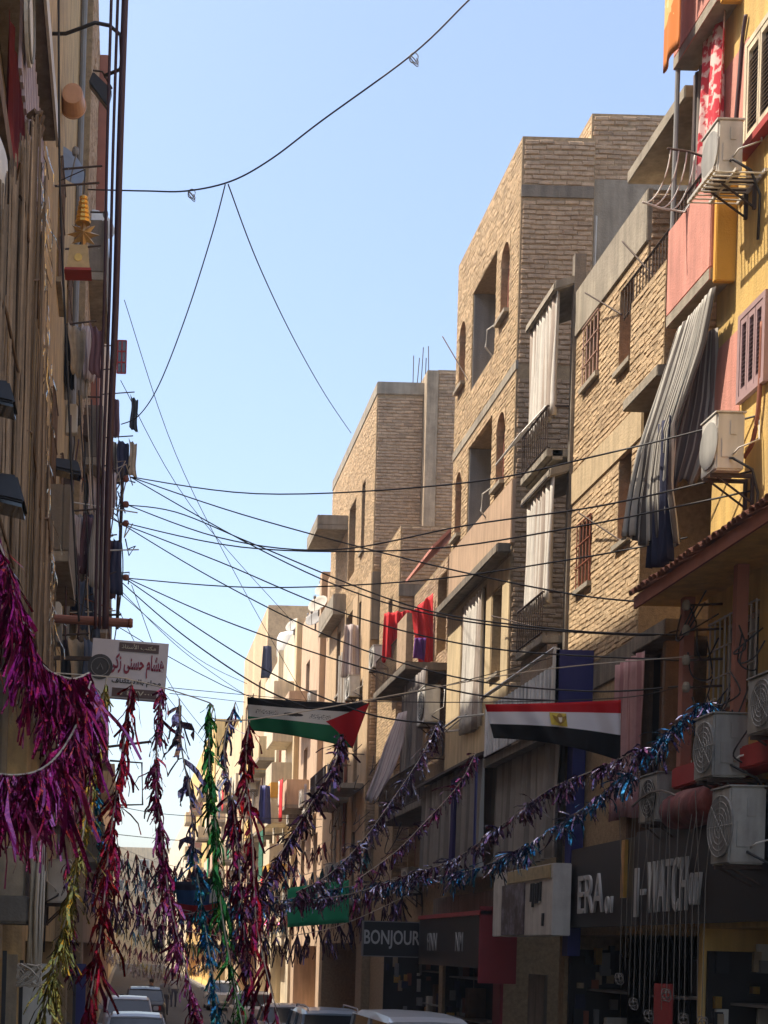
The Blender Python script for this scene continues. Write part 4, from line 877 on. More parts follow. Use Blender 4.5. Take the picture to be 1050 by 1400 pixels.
l6 = building('left_house', 'low peach terrace further down the shaded side', -1, -1.1, 62.05, 105, 11.5, 7, M_peach, [(y, y + 1.2, z, z + 1.6) for y in range(65, 103, 6) for z in (4.4, 7.8)], [(63, 104, .15, 3.2, 1.2)], fm=M_wood)
l7 = building('left_house', 'pale terrace at the far end of the shaded side', -1, -1.3, 105.05, 225, 12, 7, M_cream2, [(y, y + 1.4, z, z + 1.7) for y in range(109, 222, 9) for z in (4.4, 7.8)], (), fm=M_wood)
for z in (8.4, 11.6, 14.8): balcony(l3, -1, -.95, 25.3, 28, z, .32, M_conc_d, par=.9, rail=.15)
for z in (5.2, 8.4, 11.6): balcony(l4, -1, -.95, 34, 37.5, z, .38, M_conc_d, par=.9); balcony(l4, -1, -.95, 39, 43, z, .35, M_plast, par=.9, open_rail=True)
for z in (5.1, 8.5): balcony(l5, -1, -1.0, 50.5, 52.5, z, .5, M_cream, par=.9); balcony(l5, -1, -1.0, 53, 57, z, .5, M_conc, par=.9)
balcony(l2, -1, -1.15, 18.7, 21.2, 8.2, .3, M_conc_d, par=.85); balcony(l2, -1, -1.15, 18.7, 21.2, 4.9, .3, M_conc_d, par=.85)
MB().tube([(-1.1, 24.0, 4), (-1.08, 24.0, 20)], .05, 8).build('drain_pipe', M_grey, l2)
MB().tube([(-1.42, 16.3, 3), (-1.42, 16.3, 19)], .06, 8).build('drain_pipe', M_conc, l1)

# picket balcony of the near house
pb = balcony(l1, -1, -1.5, 11.5, 16.35, 12.3, .48, M_black, par=.3, th=.16)
MB().box(-1.015, -.985, 9, 16.4, 12.1, 12.34).build('white_edge', M_white, l1)
for k in range(16):
    y = 13.0 + k * .21
    MB().hexa([(-1.16, y, 10.95), (-1.13, y, 10.95), (-1.13, y + .11, 10.95), (-1.16, y + .11, 10.95), (-1.16, y, 11.92), (-1.13, y, 11.92), (-1.13, y + .11, 11.98), (-1.16, y + .11, 11.98)]).build('picket', mat('picket_lilac', (.42, .34, .38), .7, .15, 4), l1)
tag(wavy_curtain('red_cloth', -1, -1.3, 13.6, 16.2, 10.6, 11.85, mat('cloth_maroon', (.2, .02, .03), .9, .15, 5), folds=6, amp=.03, seed=61), 'maroon cloth behind the lilac pickets', 'cloth')
ov = thing('oval_sign', 'white oval sign with a thin dark border beside the lilac pickets', 'sign', (-1.1, 13.1, 11.0))
oo = MB(); oo.lathe((0, 0, 0), [(1, 0), (1, .03)], 28, 'x'); oo.v = [Vector((-1.1 + v.x, 13.1 + v.y * .42, 11.45 + v.z * .36)) for v in oo.v]; oo.build('panel', M_white, ov)
oo = MB(); oo.tube([(-1.06, 13.1 + .38 * math.cos(a * .2244), 11.45 + .32 * math.sin(a * .2244)) for a in range(29)], .012, 5); oo.build('border', M_grey, ov)
for z, c, x in ((9.05, M_wood, -1.02), (8.75, M_white, -1.1), (9.35, M_grey, -1.2)):
    MB().box(x - .08, x, 6, 12.6, z, z + .17).build('beam', c, l1)
tag(cloth('white_sheet', lambda a, t: Vector((-1.02 + .03 * math.sin(a * 17), 7.5 + 3.5 * a, 7.3 + t * 1.45)), 30, 6, M_white), 'white sheet tied along the beams of the near house', 'sheet')
# reed curtain
M_reed = mat('reed_strips', (.25, .19, .13), .9, .3, 6, stripes=((.085, .062, .047), 95, .5), streak=.5)
def reed(a, t):
    ye = 18.6 - 5.4 * max(0, t - .1) / .9; ya = 8.5 + 4.2 * max(0, t - .35) / .65; y = ya + (ye - ya) * a
    return Vector((-.98 + .03 * math.sin(a * 130 + .6 * math.sin(t * 4)) + .03 * math.sin(a * 37 + t), y, 5.5 + 4.9 * t + .1 * math.sin(a * 40)))
M_slat = mat('reed_slat', (.21, .155, .11), .9, .3, 8, .3, 60, island=.55, streak=.35)
rc = thing('reed_curtain', 'tall brown curtain of narrow vertical reed strips over the near house front', 'curtain', (-.98, 13.5, 5.5)); b = MB(); r_ = random.Random(14)
for k in range(210):
    y = 8.5 + 10.1 * (k + r_.uniform(-.3, .3)) / 210; tm = min(1, .1 + .9 * (18.6 - y) / 5.4, .35 + .65 * (y - 8.5) / 4.2) - r_.choice((0, 0, .01, .03, .06)); lo = r_.choice((0, 0, 0, .03, .08)); w = r_.uniform(.016, .034); dx = r_.uniform(-.03, .03)
    if tm < lo + .05: continue
    pts = [Vector((-.98 + .03 * math.sin(y * 9) + dx + r_.uniform(-.006, .006), y + r_.uniform(-.012, .012), 5.5 + 4.9 * (lo + (tm - lo) * j / 6))) for j in range(7)]; i = len(b.v)
    for p in pts: b.v += [p + Vector((0, -w, 0)), p + Vector((.012, -w * .3, 0)), p + Vector((0, w, 0))]
    for j in range(6):
        for q in (0, 1): b.f.append([i + 3 * j + q, i + 3 * j + q + 1, i + 3 * j + q + 4, i + 3 * j + q + 3]); b.m.append(0)
b.build('reed_strips', M_slat, rc, kind='stuff')
for t_ in (.12, .42, .7): MB().tube([reed(a / 12, t_) + Vector((.03, 0, 0)) for a in range(13)], .012, 5).build('binding', M_wood, rc)
MB().tube([reed(a / 12, 1) for a in range(13)], .03, 6).build('top_rail', M_wood, rc)
M_silver = foil('foil_silver', (.75, .72, .68), (.6, .55, .45), .2)
def strip(b, p, d, L, w, r, drop=.5, seg=4, twist=1.1):
    p = Vector(p); d = Vector(d).normalized(); sd = d.cross(Vector((r.uniform(-1, 1), r.uniform(-1, 1), r.uniform(-1, 1)))).normalized()
    prof = (.8, 1, 1, 1, .75); w *= .62; i = len(b.v)
    for k in range(seg + 1):
        hw = w * .5 * prof[min(k, 4)]; b.v += [p - sd * hw, p + sd * hw]
        d = (d + Vector((r.uniform(-.45, .45), r.uniform(-.45, .45), -drop * .5 + r.uniform(-.4, .4)))).normalized(); p = p + d * (L / seg)
        sd = (sd + d.cross(sd) * r.uniform(-twist, twist)); sd = (sd - d * sd.dot(d)).normalized()
    for k in range(seg):
        a = i + 2 * k; b.f.append([a, a + 1, a + 3, a + 2]); b.m.append(0)
st = thing('tinsel_strands', 'silver tinsel strands along the edge of the reed curtain', 'tinsel', (-.9, 15.5, 5.5))
b = MB(); r_ = random.Random(9)
for k in range(150):
    t = r_.uniform(.05, 1); e = reed(1 - r_.random() ** 2 * .12, t); strip(b, e + Vector((.05, r_.uniform(-.1, .1), 0)), (0, 0, -1), r_.uniform(.15, .5), .02, r_, .9)
b.build('strands', M_silver, st, kind='stuff')

def lamp(label, u, v, y, sc=1.0):
    p = PY(u, v, y); t = thing('wall_lamp', label, 'lamp', p, 'black wall lamps on the near house')
    h = MB(); h.hexa([p + Vector(q) * sc for q in ((-.26, -.12, -.02), (.14, -.12, -.10), (.14, .2, -.10), (-.26, .2, -.02), (-.22, -.06, .12), (.08, -.06, .09), (.08, .14, .09), (-.22, .14, .12))])
    h.build('hood', M_black, t, bevel=.015)
    MB().hexa([p + Vector(q) * sc for q in ((-.24, -.1, -.05), (.12, -.1, -.125), (.12, .18, -.125), (-.24, .18, -.05), (-.24, -.1, -.024), (.12, -.1, -.104), (.12, .18, -.104), (-.24, .18, -.024))]).build('lens', M_glass, t)
    MB().tube([p + Vector((-.2, .05, .08)), p + Vector((-.45, .08, .12)), Vector((-1.48, y + .1, p.z + .05))], .02, 6).build('arm', M_black, t)
lamp('black wall lamp on the near house, upper of the pair', -2, 540, 9.4, .85); lamp('black wall lamp on the near house, lower of the pair', 6, 672, 9.6, 1.05)
lamp('small black wall lamp further along under the balconies', 98, 640, 20)
ac_unit('dark grimy air conditioner under the reed curtain', -1, -1.5, 9.9, 4.55, 1.0, .5, .35, .15, mt=M_grey)
ac_unit('pale air conditioner low on the narrow yellow house', -1, -1.15, 20.6, 3.75, .8, .6, .3, .05); ac_unit('beige air conditioner beside the hanging cord bundle', -1, -1.5, 15.0, 3.6, .8, .55, .3, .15)
# bucket, grey dish, hanging gold lantern
bk = thing('bucket', 'orange plastic bucket hung on its side on the yellow house', 'bucket', PY(100, 140, 19.4)); c = PY(99, 127, 19.4)
MB().lathe(c, [(.10, 0), (.135, .005), (.14, .03), (.165, .28), (.18, .285), (.18, .31), (.15, .31)], 22, 'y').build('pail', mat('plastic_orange', (.52, .28, .15), .45, .12, 6), bk, smooth=False)
MB().tube([c + Vector((.17 * math.cos(a * .35), .3 + .1 * math.sin(a * .35), .17 * math.sin(a * .35))) for a in range(10)], .006, 4).build('handle', M_chrome, bk)
dish('blue-grey satellite dish on the yellow house wall', PY(86, 265, 20.2), .3, (.6, -.7, .3), mat('dish_bluegrey', (.2, .24, .3), .5, .1, 4))
dish('pale satellite dish behind the gold lantern', PY(133, 338, 26), .3, (.5, -.8, .3), M_white)
ln = thing('gold_lantern', 'hanging gold foil lantern with a star and a small house box', 'lantern', PY(107, 372, 18.5)); g0 = PY(114, 285, 18.5)
fin = MB(); prof = []
for k in range(6): prof += [(.03 + .009 * k, .16 - .06 * k), (.055 + .009 * k, .14 - .06 * k), (.05 + .009 * k, .11 - .06 * k)]
fin.lathe(g0, prof, 10).build('finial', M_gold, ln)
sc_ = PY(114, 321, 18.5); sb_ = MB()
for k in range(8):
    a = k * math.pi / 4; tip = sc_ + Vector((.21 * math.cos(a), 0, .17 * math.sin(a))); a1, a2 = a - .39, a + .39
    q1 = sc_ + Vector((.1 * math.cos(a1), 0, .1 * math.sin(a1))); q2 = sc_ + Vector((.1 * math.cos(a2), 0, .1 * math.sin(a2)))
    for sy in (-.09, .09): sb_.face([tip, q1, sc_ + Vector((0, sy, 0))]); sb_.face([tip, q2, sc_ + Vector((0, sy, 0))])
sb_.build('star', mat('gold_dull', (.5, .33, .14), .4, .3, 12, metal=.5), ln)
bx_ = PY(107, 372, 18.5); sz = lambda w, z, d: [(bx_.x - w, bx_.y - d, bx_.z + z), (bx_.x + w, bx_.y - d, bx_.z + z), (bx_.x + w, bx_.y + d, bx_.z + z), (bx_.x - w, bx_.y + d, bx_.z + z)]
MB().hexa(sz(.15, 0, .13) + sz(.11, .3, .10)).build('box', mat('card_tan', (.5, .38, .2), .7, .2, 10), ln); MB().hexa(sz(.17, -.04, .15) + sz(.16, -.003, .14)).build('base', M_red, ln)
MB().lathe(bx_ + Vector((0, -.128, .13)), [(.05, 0), (.05, .02)], 12, 'y').build('rosette', M_gold, ln)
MB().tube([g0 + Vector((0, 0, .15)), g0 + Vector((0, .2, .6)), Vector((-1.14, 19.2, g0.z + .7))], .008, 4).build('cord', M_wire, ln); MB().tube([sc_, bx_ + Vector((0, 0, .3))], .01, 4).build('cord', M_wire, ln)
# floodlight on its bent arm
fl = thing('floodlight', 'black floodlight on a bent arm above the street', 'floodlight', PY(140, 145, 17))
MB().tube([PY(60, 46, 17.3), PY(90, 46, 17.2), PY(112, 38, 17), PY(130, 31, 17), PY(150, 35, 17), PY(165, 48, 17), PY(166, 75, 17), PY(164, 95, 17), PY(142, 104, 17)], .022, 8).build('arm', M_black, fl, smooth=True)
a_, b2, c2, d2 = PY(127, 97, 17), PY(153, 122, 17), PY(147, 146, 17), PY(121, 112, 17)
MB().hexa([a_, b2, c2, d2] + [q + Vector((0, .2, .05)) for q in (a_, b2, c2, d2)]).build('housing', M_black, fl, bevel=.012)
MB().tube([a_ + Vector((0, -.01, 0)), PY(140, 98, 17), b2 + Vector((0, -.01, 0))], .012, 5).build('yoke', M_iron, fl)
# thick cables and drop wires on the left
def wire(name, label, pts, r, m=None, cat='cable', group=None, n=7):
    P = [Vector(p) for p in pts]; out = []
    for k in range(len(P) - 1):                                  # Catmull-Rom
        p0, p1, p2, p3 = P[max(k - 1, 0)], P[k], P[k + 1], P[min(k + 2, len(P) - 1)]
        for j in range(n):
            t = j / n; out.append(.5 * ((2 * p1) + (-p0 + p2) * t + (2 * p0 - 5 * p1 + 4 * p2 - p3) * t * t + (-p0 + 3 * p1 - 3 * p2 + p3) * t ** 3))
    out.append(P[-1])
    return tag(MB().tube(out, r, 5).build(name, m or M_wire, smooth=True), label, cat, group)
GV = 'thick drop cables on the left'
for (u0, u1, r_, lab) in ((171, 148, .038, 'thickest plum drop cable hanging beside the left houses'), (161, 140, .017, 'middle drop cable of the three beside the left houses'), (152, 134, .017, 'inner drop cable of the three beside the left houses')):
    wire('drop_cable', lab, [PY(u0 + 2, -60, 15.5), PY((u0 * .7 + u1 * .3), 200, 15.5), PY(u0 * .35 + u1 * .65 + 2, 420, 15.6), PY(u1 + 1, 640, 15.7), PY(u1 - 4, 860, 15.9)], r_, M_wire_p, group=GV)
wire('drop_wire', 'thin black wire running down in front of the reed curtain', [PY(80, -40, 12), PY(82, 250, 12.2), PY(92, 500, 12.4), PY(100, 700, 12.6), PY(108, 850, 12.8)], .010)
for k in range(9):
    u = 96 + k * 8; wire('drop_wire', 'dark wires tangled down the corner of the left houses', [PY(u + rnd.uniform(-8, 8), 560 + rnd.uniform(-60, 60), 20 + k), PY(u + rnd.uniform(-10, 14), 690, 20 + k), PY(u + rnd.uniform(-10, 14), 780, 20 + k), PY(u + rnd.uniform(-12, 8), 900, 20 + k)], .012, rnd.choice([M_wire, M_wire_p, M_cord]), group='tangled wires at the left corner')
ps = thing('pipe_stub', 'brown pipe sticking out over the white office sign', 'pipe', PY(120, 852, 16.3))
MB().tube([PY(76, 846, 16.6), PY(176, 852, 16.3)], .05, 10).build('tube', M_rose, ps, smooth=False); MB().lathe(PY(178, 852, 16.3), [(.045, -.02), (.058, 0), (.045, .03)], 10, 'x').build('cap', M_redwood, ps)
# clothes and racks on the left
M_denim = mat('cloth_denim', (.06, .08, .13), .9, .2, 6)
def rack(label, u0, u1, v, y, items, seed):
    r = random.Random(seed); t = thing('clothes_rack', label, 'clothes rack', PY(u0, v, y))
    for dy in (0, .5):
        w0 = PY(u0, v, y + dy); w0.x = -1.48 if y < 16.3 else (-1.13 if y < 24.1 else -.94); MB().tube([w0, PY(u1, v - 4, y + dy)], .014, 5).build('arm', M_iron, t)
    for k in range(3): MB().tube([PY(u0 + (u1 - u0) * (.3 + .33 * k), v, y - .2), PY(u0 + (u1 - u0) * (.3 + .33 * k), v, y + .9)], .006, 4).build('wire', M_white, t)
    for k in range(items):
        m_, cn = r.choice([(M_navy, 'navy'), (mat('cloth_black', (.02, .02, .022), .9, .2, 6), 'black'), (cl2, 'grey'), (M_wood_l, 'beige'), (M_pale, 'pale pink'), (mat('cloth_dusk', (.11, .05, .06), .9, .2, 6), 'dull maroon'), (cl2, 'light grey'), (mat('cloth_denim', (.06, .08, .13), .9, .2, 6), 'blue')])
        p = PY(u0 + (u1 - u0) * (.2 + .8 * k / max(1, items - 1)), v + 3, y + r.uniform(-.1, .5)); L = r.uniform(.7, 1.15)
        tag(cloth('garment', (lambda p, L, ph: lambda a, tt: p + Vector(((a - .5) * (.2 + .06 * math.sin(tt * 3 + ph)) + .01 * math.sin(tt * 7 + ph), .035 * math.sin(a * 13 + ph + tt) + .3 * (a - .5), -L * (1 - tt) - .04 * abs(math.sin(a * 7)))))(p, L, r.uniform(0, 6)), 10, 8, m_), '%s garment drying on the %s' % (cn, label), 'garment', 'laundry on the left balconies')
rack('iron rack under the yellow house upper floor', 78, 132, 443, 22, 6, 1)
rack('iron rack by the lower wall lamp', 88, 135, 700, 22, 6, 2); rack('rack over the brown pipe', 88, 140, 790, 24, 5, 3)
rack('bare rack beside the blue-grey dish', 74, 140, 231, 19.5, 0, 4); rack('bare rack above the gold lantern', 55, 136, 254, 18.2, 0, 5); rack('bare rack below the gold lantern', 68, 138, 340, 21, 0, 6)
rack('short rack on the rose house', 150, 184, 540, 33, 2, 7); rack('short rack near the cable cluster', 150, 182, 600, 31, 3, 8)
cs = thing('casement', 'open red window casement standing out from the left houses', 'window', PY(166, 510, 33)); q0, q1 = PY(160, 510, 33), PY(173, 466, 33); cb = MB()
for f in (0, .5, 1): x = q0.x + (q1.x - q0.x) * f; cb.box(x - .014, x + .014, 32.98, 33.02, q0.z, q1.z)
for f in (0, .33, .67, 1): z = q0.z + (q1.z - q0.z) * f; cb.box(q0.x, q1.x, 32.985, 33.015, z - .014, z + .014)
cb.build('sash', M_red, cs)
for z in (q0.z + .1, q1.z - .1): MB().tube([(q0.x, 33.0, z), (-.94, 33.1, z)], .014, 5).build('hinge_bar', M_iron, cs)
MB().box(q0.x, q1.x, 32.997, 33.003, q0.z, q1.z).build('pane', M_glass_p, cs)
# cord bundle with a tangle at its end
cbn = thing('cord_bundle', 'hanging bundle of pale cords ending in a tangle', 'cord bundle', PY(42, 1345, 11.5))
for k in range(14):
    u = 40 + k * 1.4; MB().tube([PY(u + 4, 1150, 11.5), PY(u + rnd.uniform(-2, 2), 1240, 11.5 + rnd.uniform(-.05, .05)), PY(u - 3, 1325, 11.5)], .010, 5).build('cord', rnd.choice([M_cord, M_wood_l]), cbn, smooth=True)
b = MB(); c = PY(40, 1330, 11.5)
for j in range(9): b.tube([c + Vector((.1 * math.cos(a * .8 + j), .06 * math.sin(a * .6 + j), .09 * math.sin(a * .8 + 2 * j) - .02)) for a in range(9)], .008, 4)
b.build('tangle', M_cord, cbn)
# ground-floor bits on the left: posts, white board, shelf
for k, (u0, u1, v0, v1, y, m_, lab) in enumerate(((24, 72, 1318, 1420, 14.5, M_whitef, 'white board leaning at the left shop'), (98, 118, 1318, 1420, 19, M_blue, 'blue panel at the left shop'), (0, 24, 1305, 1420, 12.5, M_wood_l, 'beige shop door post on the left'))):
    a_, c2 = PY(u0, v1, y), PY(u1, v0, y); t = thing('shop_board', lab, 'board', (a_.x, y, .14)); MB().box(a_.x, c2.x, y, y + .05, .14, c2.z).build('sheet', m_, t, bevel=.006); MB().box(a_.x + .004, a_.x + .04, y - .03, y - .002, .14, c2.z + .03).build('edge', M_black, t)
for (u0, u1, v0, v1, y, m_, lab) in ((0, 40, 1225, 1262, 12.2, M_conc_d, 'grey awning over the left shop door'), (8, 36, 1160, 1235, 13, M_wood_l, 'wooden board on the left wall above the awning')):
    a_, c2 = PY(u0, v1, y), PY(u1, v0, y); t = thing('shop_awning', lab, 'awning', (a_.x, y, a_.z)); MB().box(min(a_.x, -1.45), c2.x, y, y + 1.2, a_.z, c2.z).build('slab', m_, t, bevel=.02); MB().box(c2.x + .002, c2.x + .03, y - .01, y + 1.21, a_.z - .05, c2.z + .02).build('fascia', M_iron, t)

# ---- white office sign with Arabic lettering
ys = 18.0; A, B = PY(123, 958, ys), PY(229, 880, ys)
sgn = thing('office_sign', 'white office sign with maroon Arabic lettering on an iron bracket', 'sign', ((A.x + B.x) / 2, ys, A.z))
sx0, sx1, sz0, sz1 = A.x, B.x, PY(176, 955, ys).z, PY(176, 876, ys).z; til = -R(3.0); cx, cz = (sx0 + sx1) / 2, (sz0 + sz1) / 2; hw, hh = (sx1 - sx0) / 2, (sz1 - sz0) / 2
def SP(a, b_, d=0): return Vector((cx + a * hw * math.cos(til) - b_ * hh * math.sin(til), ys - d, cz + a * hw * math.sin(til) + b_ * hh * math.cos(til)))
def sgbox(a0, a1, b0, b1, d0, d1, name, m_):
    return MB().hexa([SP(a0, b0, d1), SP(a1, b0, d1), SP(a1, b0, d0), SP(a0, b0, d0), SP(a0, b1, d1), SP(a1, b1, d1), SP(a1, b1, d0), SP(a0, b1, d0)]).build(name, m_, sgn)
sgbox(-1, 1, -1, 1, -.12, 0, 'panel', mat('sign_white', (.62, .58, .60), .6, .08, 4, dirt=(.45, .4, .4), dirt_amt=.4)); sgbox(-.3, .75, .62, .92, .003, .012, 'header', mat('sign_brown', (.10, .06, .055), .6, .1, 4)); sgbox(-.4, .78, -.96, -.66, .003, .012, 'footer', mat('sign_brown', (.10, .06, .055)))
dc = MB(); dc.lathe((0, 0, 0), [(.155, 0), (.155, .012)], 26, 'y'); dc.v = [v + SP(-.76, .02, .014) for v in dc.v]; dc.build('emblem_disc', mat('sign_charcoal', (.05, .045, .045), .6, .1, 4), sgn)
dc = MB(); dc.tube([SP(-.76, .02, .02) + Vector((.11 * math.cos(a * .25), 0, .11 * math.sin(a * .25))) for a in range(26)], .006, 4); dc.tube([SP(-.84, -.08, .02), SP(-.76, .14, .02), SP(-.68, -.08, .02)], .008, 4); dc.build('emblem', M_grey, sgn)
M_mar = mat('letter_maroon', (.24, .015, .04), .6, .1, 4)
def ar(s): return s
text('\ufef0\ufedb\ufeaf \ufef0\ufee8\ufeb4\ufea3 \ufee1\ufe8e\ufeb8\ufeeb', .27, facing_camera(*SP(.2, .14, .004), til), M_mar, sgn, bold=.008, fit=(1.44 * hw, .82 * hh))
text('\ufeab\ufe8e\ufe98\ufeb3\ufef7\ufe8d \ufe90\ufe98\ufedc\ufee3', .13, facing_camera(*SP(.22, .78, .014), til), mat('letter_cream', (.6, .55, .42), .6, .1, 4), sgn, fit=(.9 * hw, .2 * hh))
text('\ufed1\ufe8e\ufee8\ufe8c\ufe98\ufeb3\ufefb\ufe8e\ufe91 \ufee1\ufe8e\ufea4\ufee3', .13, facing_camera(*SP(.22, -.44, .004), til), M_let_b, sgn, bold=.003, fit=(1.3 * hw, .25 * hh))
text('\u0668\u0664\u0667\u0667\u0660\u0660\u0660', .15, facing_camera(*SP(.25, -.81, .014), til), mat('letter_cream', (.6, .55, .42)), sgn, fit=(.85 * hw, .17 * hh))
MB().box(-1.14, sx0 + .02, ys + .03, ys + .08, sz1 - .25, sz1 - .2).build('bracket', M_iron, sgn); MB().box(-1.14, sx0 + .02, ys + .03, ys + .08, sz0 + .2, sz0 + .25).build('bracket', M_iron, sgn)
fb = thing('sign_frame', 'empty iron sign frame below the white office sign', 'sign frame', PY(170, 1100, 17)); MB().tube([PY(140, 1022, 17), PY(207, 1014, 17)], .016, 5).build('bar', M_iron, fb); MB().tube([PY(150, 1040, 17), PY(194, 1043, 17), PY(195, 1100, 17), PY(150, 1101, 17)], .013, 5).build('bar', M_iron, fb); MB().tube([PY(140, 1022, 17), PY(136, 1101, 17)], .013, 5).build('bar', M_iron, fb)
# wires of the frame: tied back to the house
MB().tube([PY(140, 1022, 17), Vector((-1.13, 17.4, PY(140, 1022, 17).z))], .013, 5).build('bar', M_iron, fb)

# ================================================================== WIRES OVER THE STREET
def px_wire(label, pts, r, y0, y1, m=None, group='cables strung across the street', n=7):
    us = [p[0] for p in pts]; P = []
    for (u, v) in pts:
        f = (u - us[0]) / (us[-1] - us[0]) if us[-1] != us[0] else 0
        P.append(PY(u, v, 1 / ((1 - f) / y0 + f / y1)))
    return wire('overhead_cable', label, P, r, m, 'cable', group, n)
LAB = ['highest cable from the left corner to beside the lower cream air conditioner', 'cable sagging past the arched building to the edge above the canopy', 'cable running just above the tiled canopy', 'nearly level cable ending at the canopy corner', 'cable reaching the uppermost wire bracket', 'cable slanting steeply to the second wire bracket', 'wavy cable slanting across the set-back house to the brackets', 'cable crossing the arched building to the third wire bracket', 'cable dropping over the scarlet blanket to the lowest bracket', 'cable ending beside the blue end panel', 'cable ending under the plastered corner balcony', 'short cable ending at the red triangle flag']
for pts in ([(178, 652), (350, 675), (620, 662), (830, 620), (1060, 562)], [(168, 688), (300, 735), (450, 752), (640, 718), (830, 690), (1060, 636)], [(166, 714), (330, 748), (560, 752), (780, 722), (1060, 664)],
            [(168, 790), (340, 803), (560, 795), (780, 765), (940, 735)], [(178, 652), (330, 703), (560, 765), (780, 812), (935, 826)], [(178, 652), (330, 738), (480, 808), (640, 850), (860, 868), (928, 862)],
            [(166, 690), (240, 700), (350, 745), (560, 828), (760, 860), (925, 868)], [(164, 715), (300, 768), (470, 838), (660, 885), (930, 903)], [(166, 716), (290, 790), (450, 870), (620, 925), (800, 945), (935, 938)],
            [(168, 788), (300, 846), (470, 905), (640, 948), (760, 958)], [(170, 790), (280, 865), (380, 925), (500, 975), (600, 990)], [(165, 795), (240, 860), (340, 930), (420, 968)]):
    px_wire(LAB.pop(0), pts, .0115, 30, 17.5 if pts[-1][0] < 1000 else 15.2)
LT = 'thin distant wire dropping from the left houses'
for pts in ([(158, 800), (250, 890), (335, 950)], [(165, 812), (270, 900), (338, 935)], [(170, 410), (240, 620), (330, 800), (420, 960)], [(165, 520), (260, 690), (400, 850)], [(160, 830), (220, 940), (300, 1040)], [(230, 940), (335, 950), (500, 965)], [(232, 948), (335, 960)], [(180, 800), (230, 930), (280, 1000)], [(150, 1100), (250, 1115), (440, 1120)], [(150, 1140), (300, 1150), (440, 1130)]):
    px_wire(LT, pts, .009, 34, 46, group='thin wires in the distance')
px_wire('long bare wire sagging across the sky to the left houses', [(660, -18), (636, 5), (563, 75), (440, 165), (370, 218), (315, 248), (255, 261), (200, 261), (120, 259)], .011, 17, 21, group='wires against the sky')
px_wire('wire curving down the sky to the left corner from the long bare wire', [(308, 252), (290, 320), (255, 430), (218, 525), (190, 568), (166, 580)], .009, 19.6, 24, group='wires against the sky')
px_wire('straight wire dropping from the long bare wire to the brick building', [(312, 252), (352, 358), (400, 460), (445, 540), (480, 592)], .009, 19.6, 40, group='wires against the sky')
for (u, v, y, lab) in ((566, 78, 17.6, 'wire coil tied near the upper end of the long bare wire'), (262, 264, 20.2, 'wire coil tied near the left end of the long bare wire')):
    c = PY(u, v, y); b = MB()
    for j in range(3): b.tube([c + Vector((.05 * math.cos(a * .45 + j), .03 * math.sin(j + a * .3), .07 * math.sin(a * .45) - .03 * j)) for a in range(15)], .006, 4)
    tag(b.build('wire_coil', M_grey), lab, 'wire coil')
cc = MB(); r_ = random.Random(21)
kt = thing('cable_cluster', 'knot of cables and fittings on the left corner where the wires meet', 'cable cluster', PY(172, 700, 29.5))
for j in range(26):
    u, v = 160 + r_.uniform(-16, 14), r_.choice([655, 690, 715, 745, 790]) + r_.uniform(-14, 14); c = PY(u, v, 29.5)
    MB().tube([c + Vector((r_.uniform(-.2, .2), r_.uniform(-.2, .2), r_.uniform(-.3, .3))) for _ in range(4)], .014, 4).build('cable', r_.choice([M_wire, M_wire_p, M_redwood, M_cord]), kt)
for v in (655, 690, 716, 790): MB().lathe(PY(172, v, 29.6), [(.05, -.05), (.07, 0), (.05, .06)], 8).build('insulator', M_redwood, kt)
MB().tube([PY(168, 640, 29.8), PY(160, 860, 29.8)], .04, 6).build('pole', M_iron, kt)
for v in (660, 740, 840): q = PY(166, v, 29.8); MB().tube([q, Vector((-.94, 29.8, q.z - .05))], .025, 5).build('arm', M_iron, kt)

# wire brackets with insulators on the yellow house
for k, v in enumerate((828, 862, 903, 940)):
    p = PX(938, v, 6.1); t = thing('wire_bracket', 'iron wire bracket with insulator beside the barred window', 'bracket', p, 'wire brackets on the yellow house')
    MB().tube([p, Vector((6.5, p.y, p.z + .03))], .015, 5).build('arm', M_iron, t); MB().lathe(p, [(.03, -.05), (.045, -.02), (.045, .02), (.025, .06)], 10).build('insulator', M_conc, t)
r_ = random.Random(31)
for k in range(16):
    u, v = r_.uniform(930, 1040), r_.uniform(820, 1000); p = PX(u, v, 6.15)
    wire('drop_wire', 'tangled black wires around the barred window of the yellow house', [p, p + Vector((r_.uniform(-.1, .1), r_.uniform(-.2, .2), -.25)), p + Vector((r_.uniform(-.1, .2), r_.uniform(-.3, .3), -.3)), p + Vector((.2, r_.uniform(-.3, .3), r_.uniform(-.2, .2)))], .009, group='tangled wires on the yellow house')
for k in range(18):
    u, v = r_.uniform(450, 560), r_.uniform(1000, 1150); p = PX(u, v, 6.2)
    wire('drop_wire', 'loops of dark wire below the brick buildings', [p, p + Vector((-.05, r_.uniform(-.6, .6), -.35)), p + Vector((.02, r_.uniform(-1, 1), -.4)), p + Vector((.2, r_.uniform(-1, 1), r_.uniform(-.3, .2)))], .011, group='wire loops on the right facades')
wire('drop_wire', 'brown cable running down the yellow wall beside the shutters', [PX(1020, 20, 6.47), PX(1014, 60, 6.47), PX(1010, 110, 6.47), PX(1005, 170, 6.47)], .022, M_wire_p)
wire('drop_wire', 'dark pipe running down past the lower air conditioner', [PX(1042, 440, 6.45), PX(1038, 540, 6.45), PX(1030, 600, 6.45), PX(1018, 625, 6.45)], .025, M_redwood)
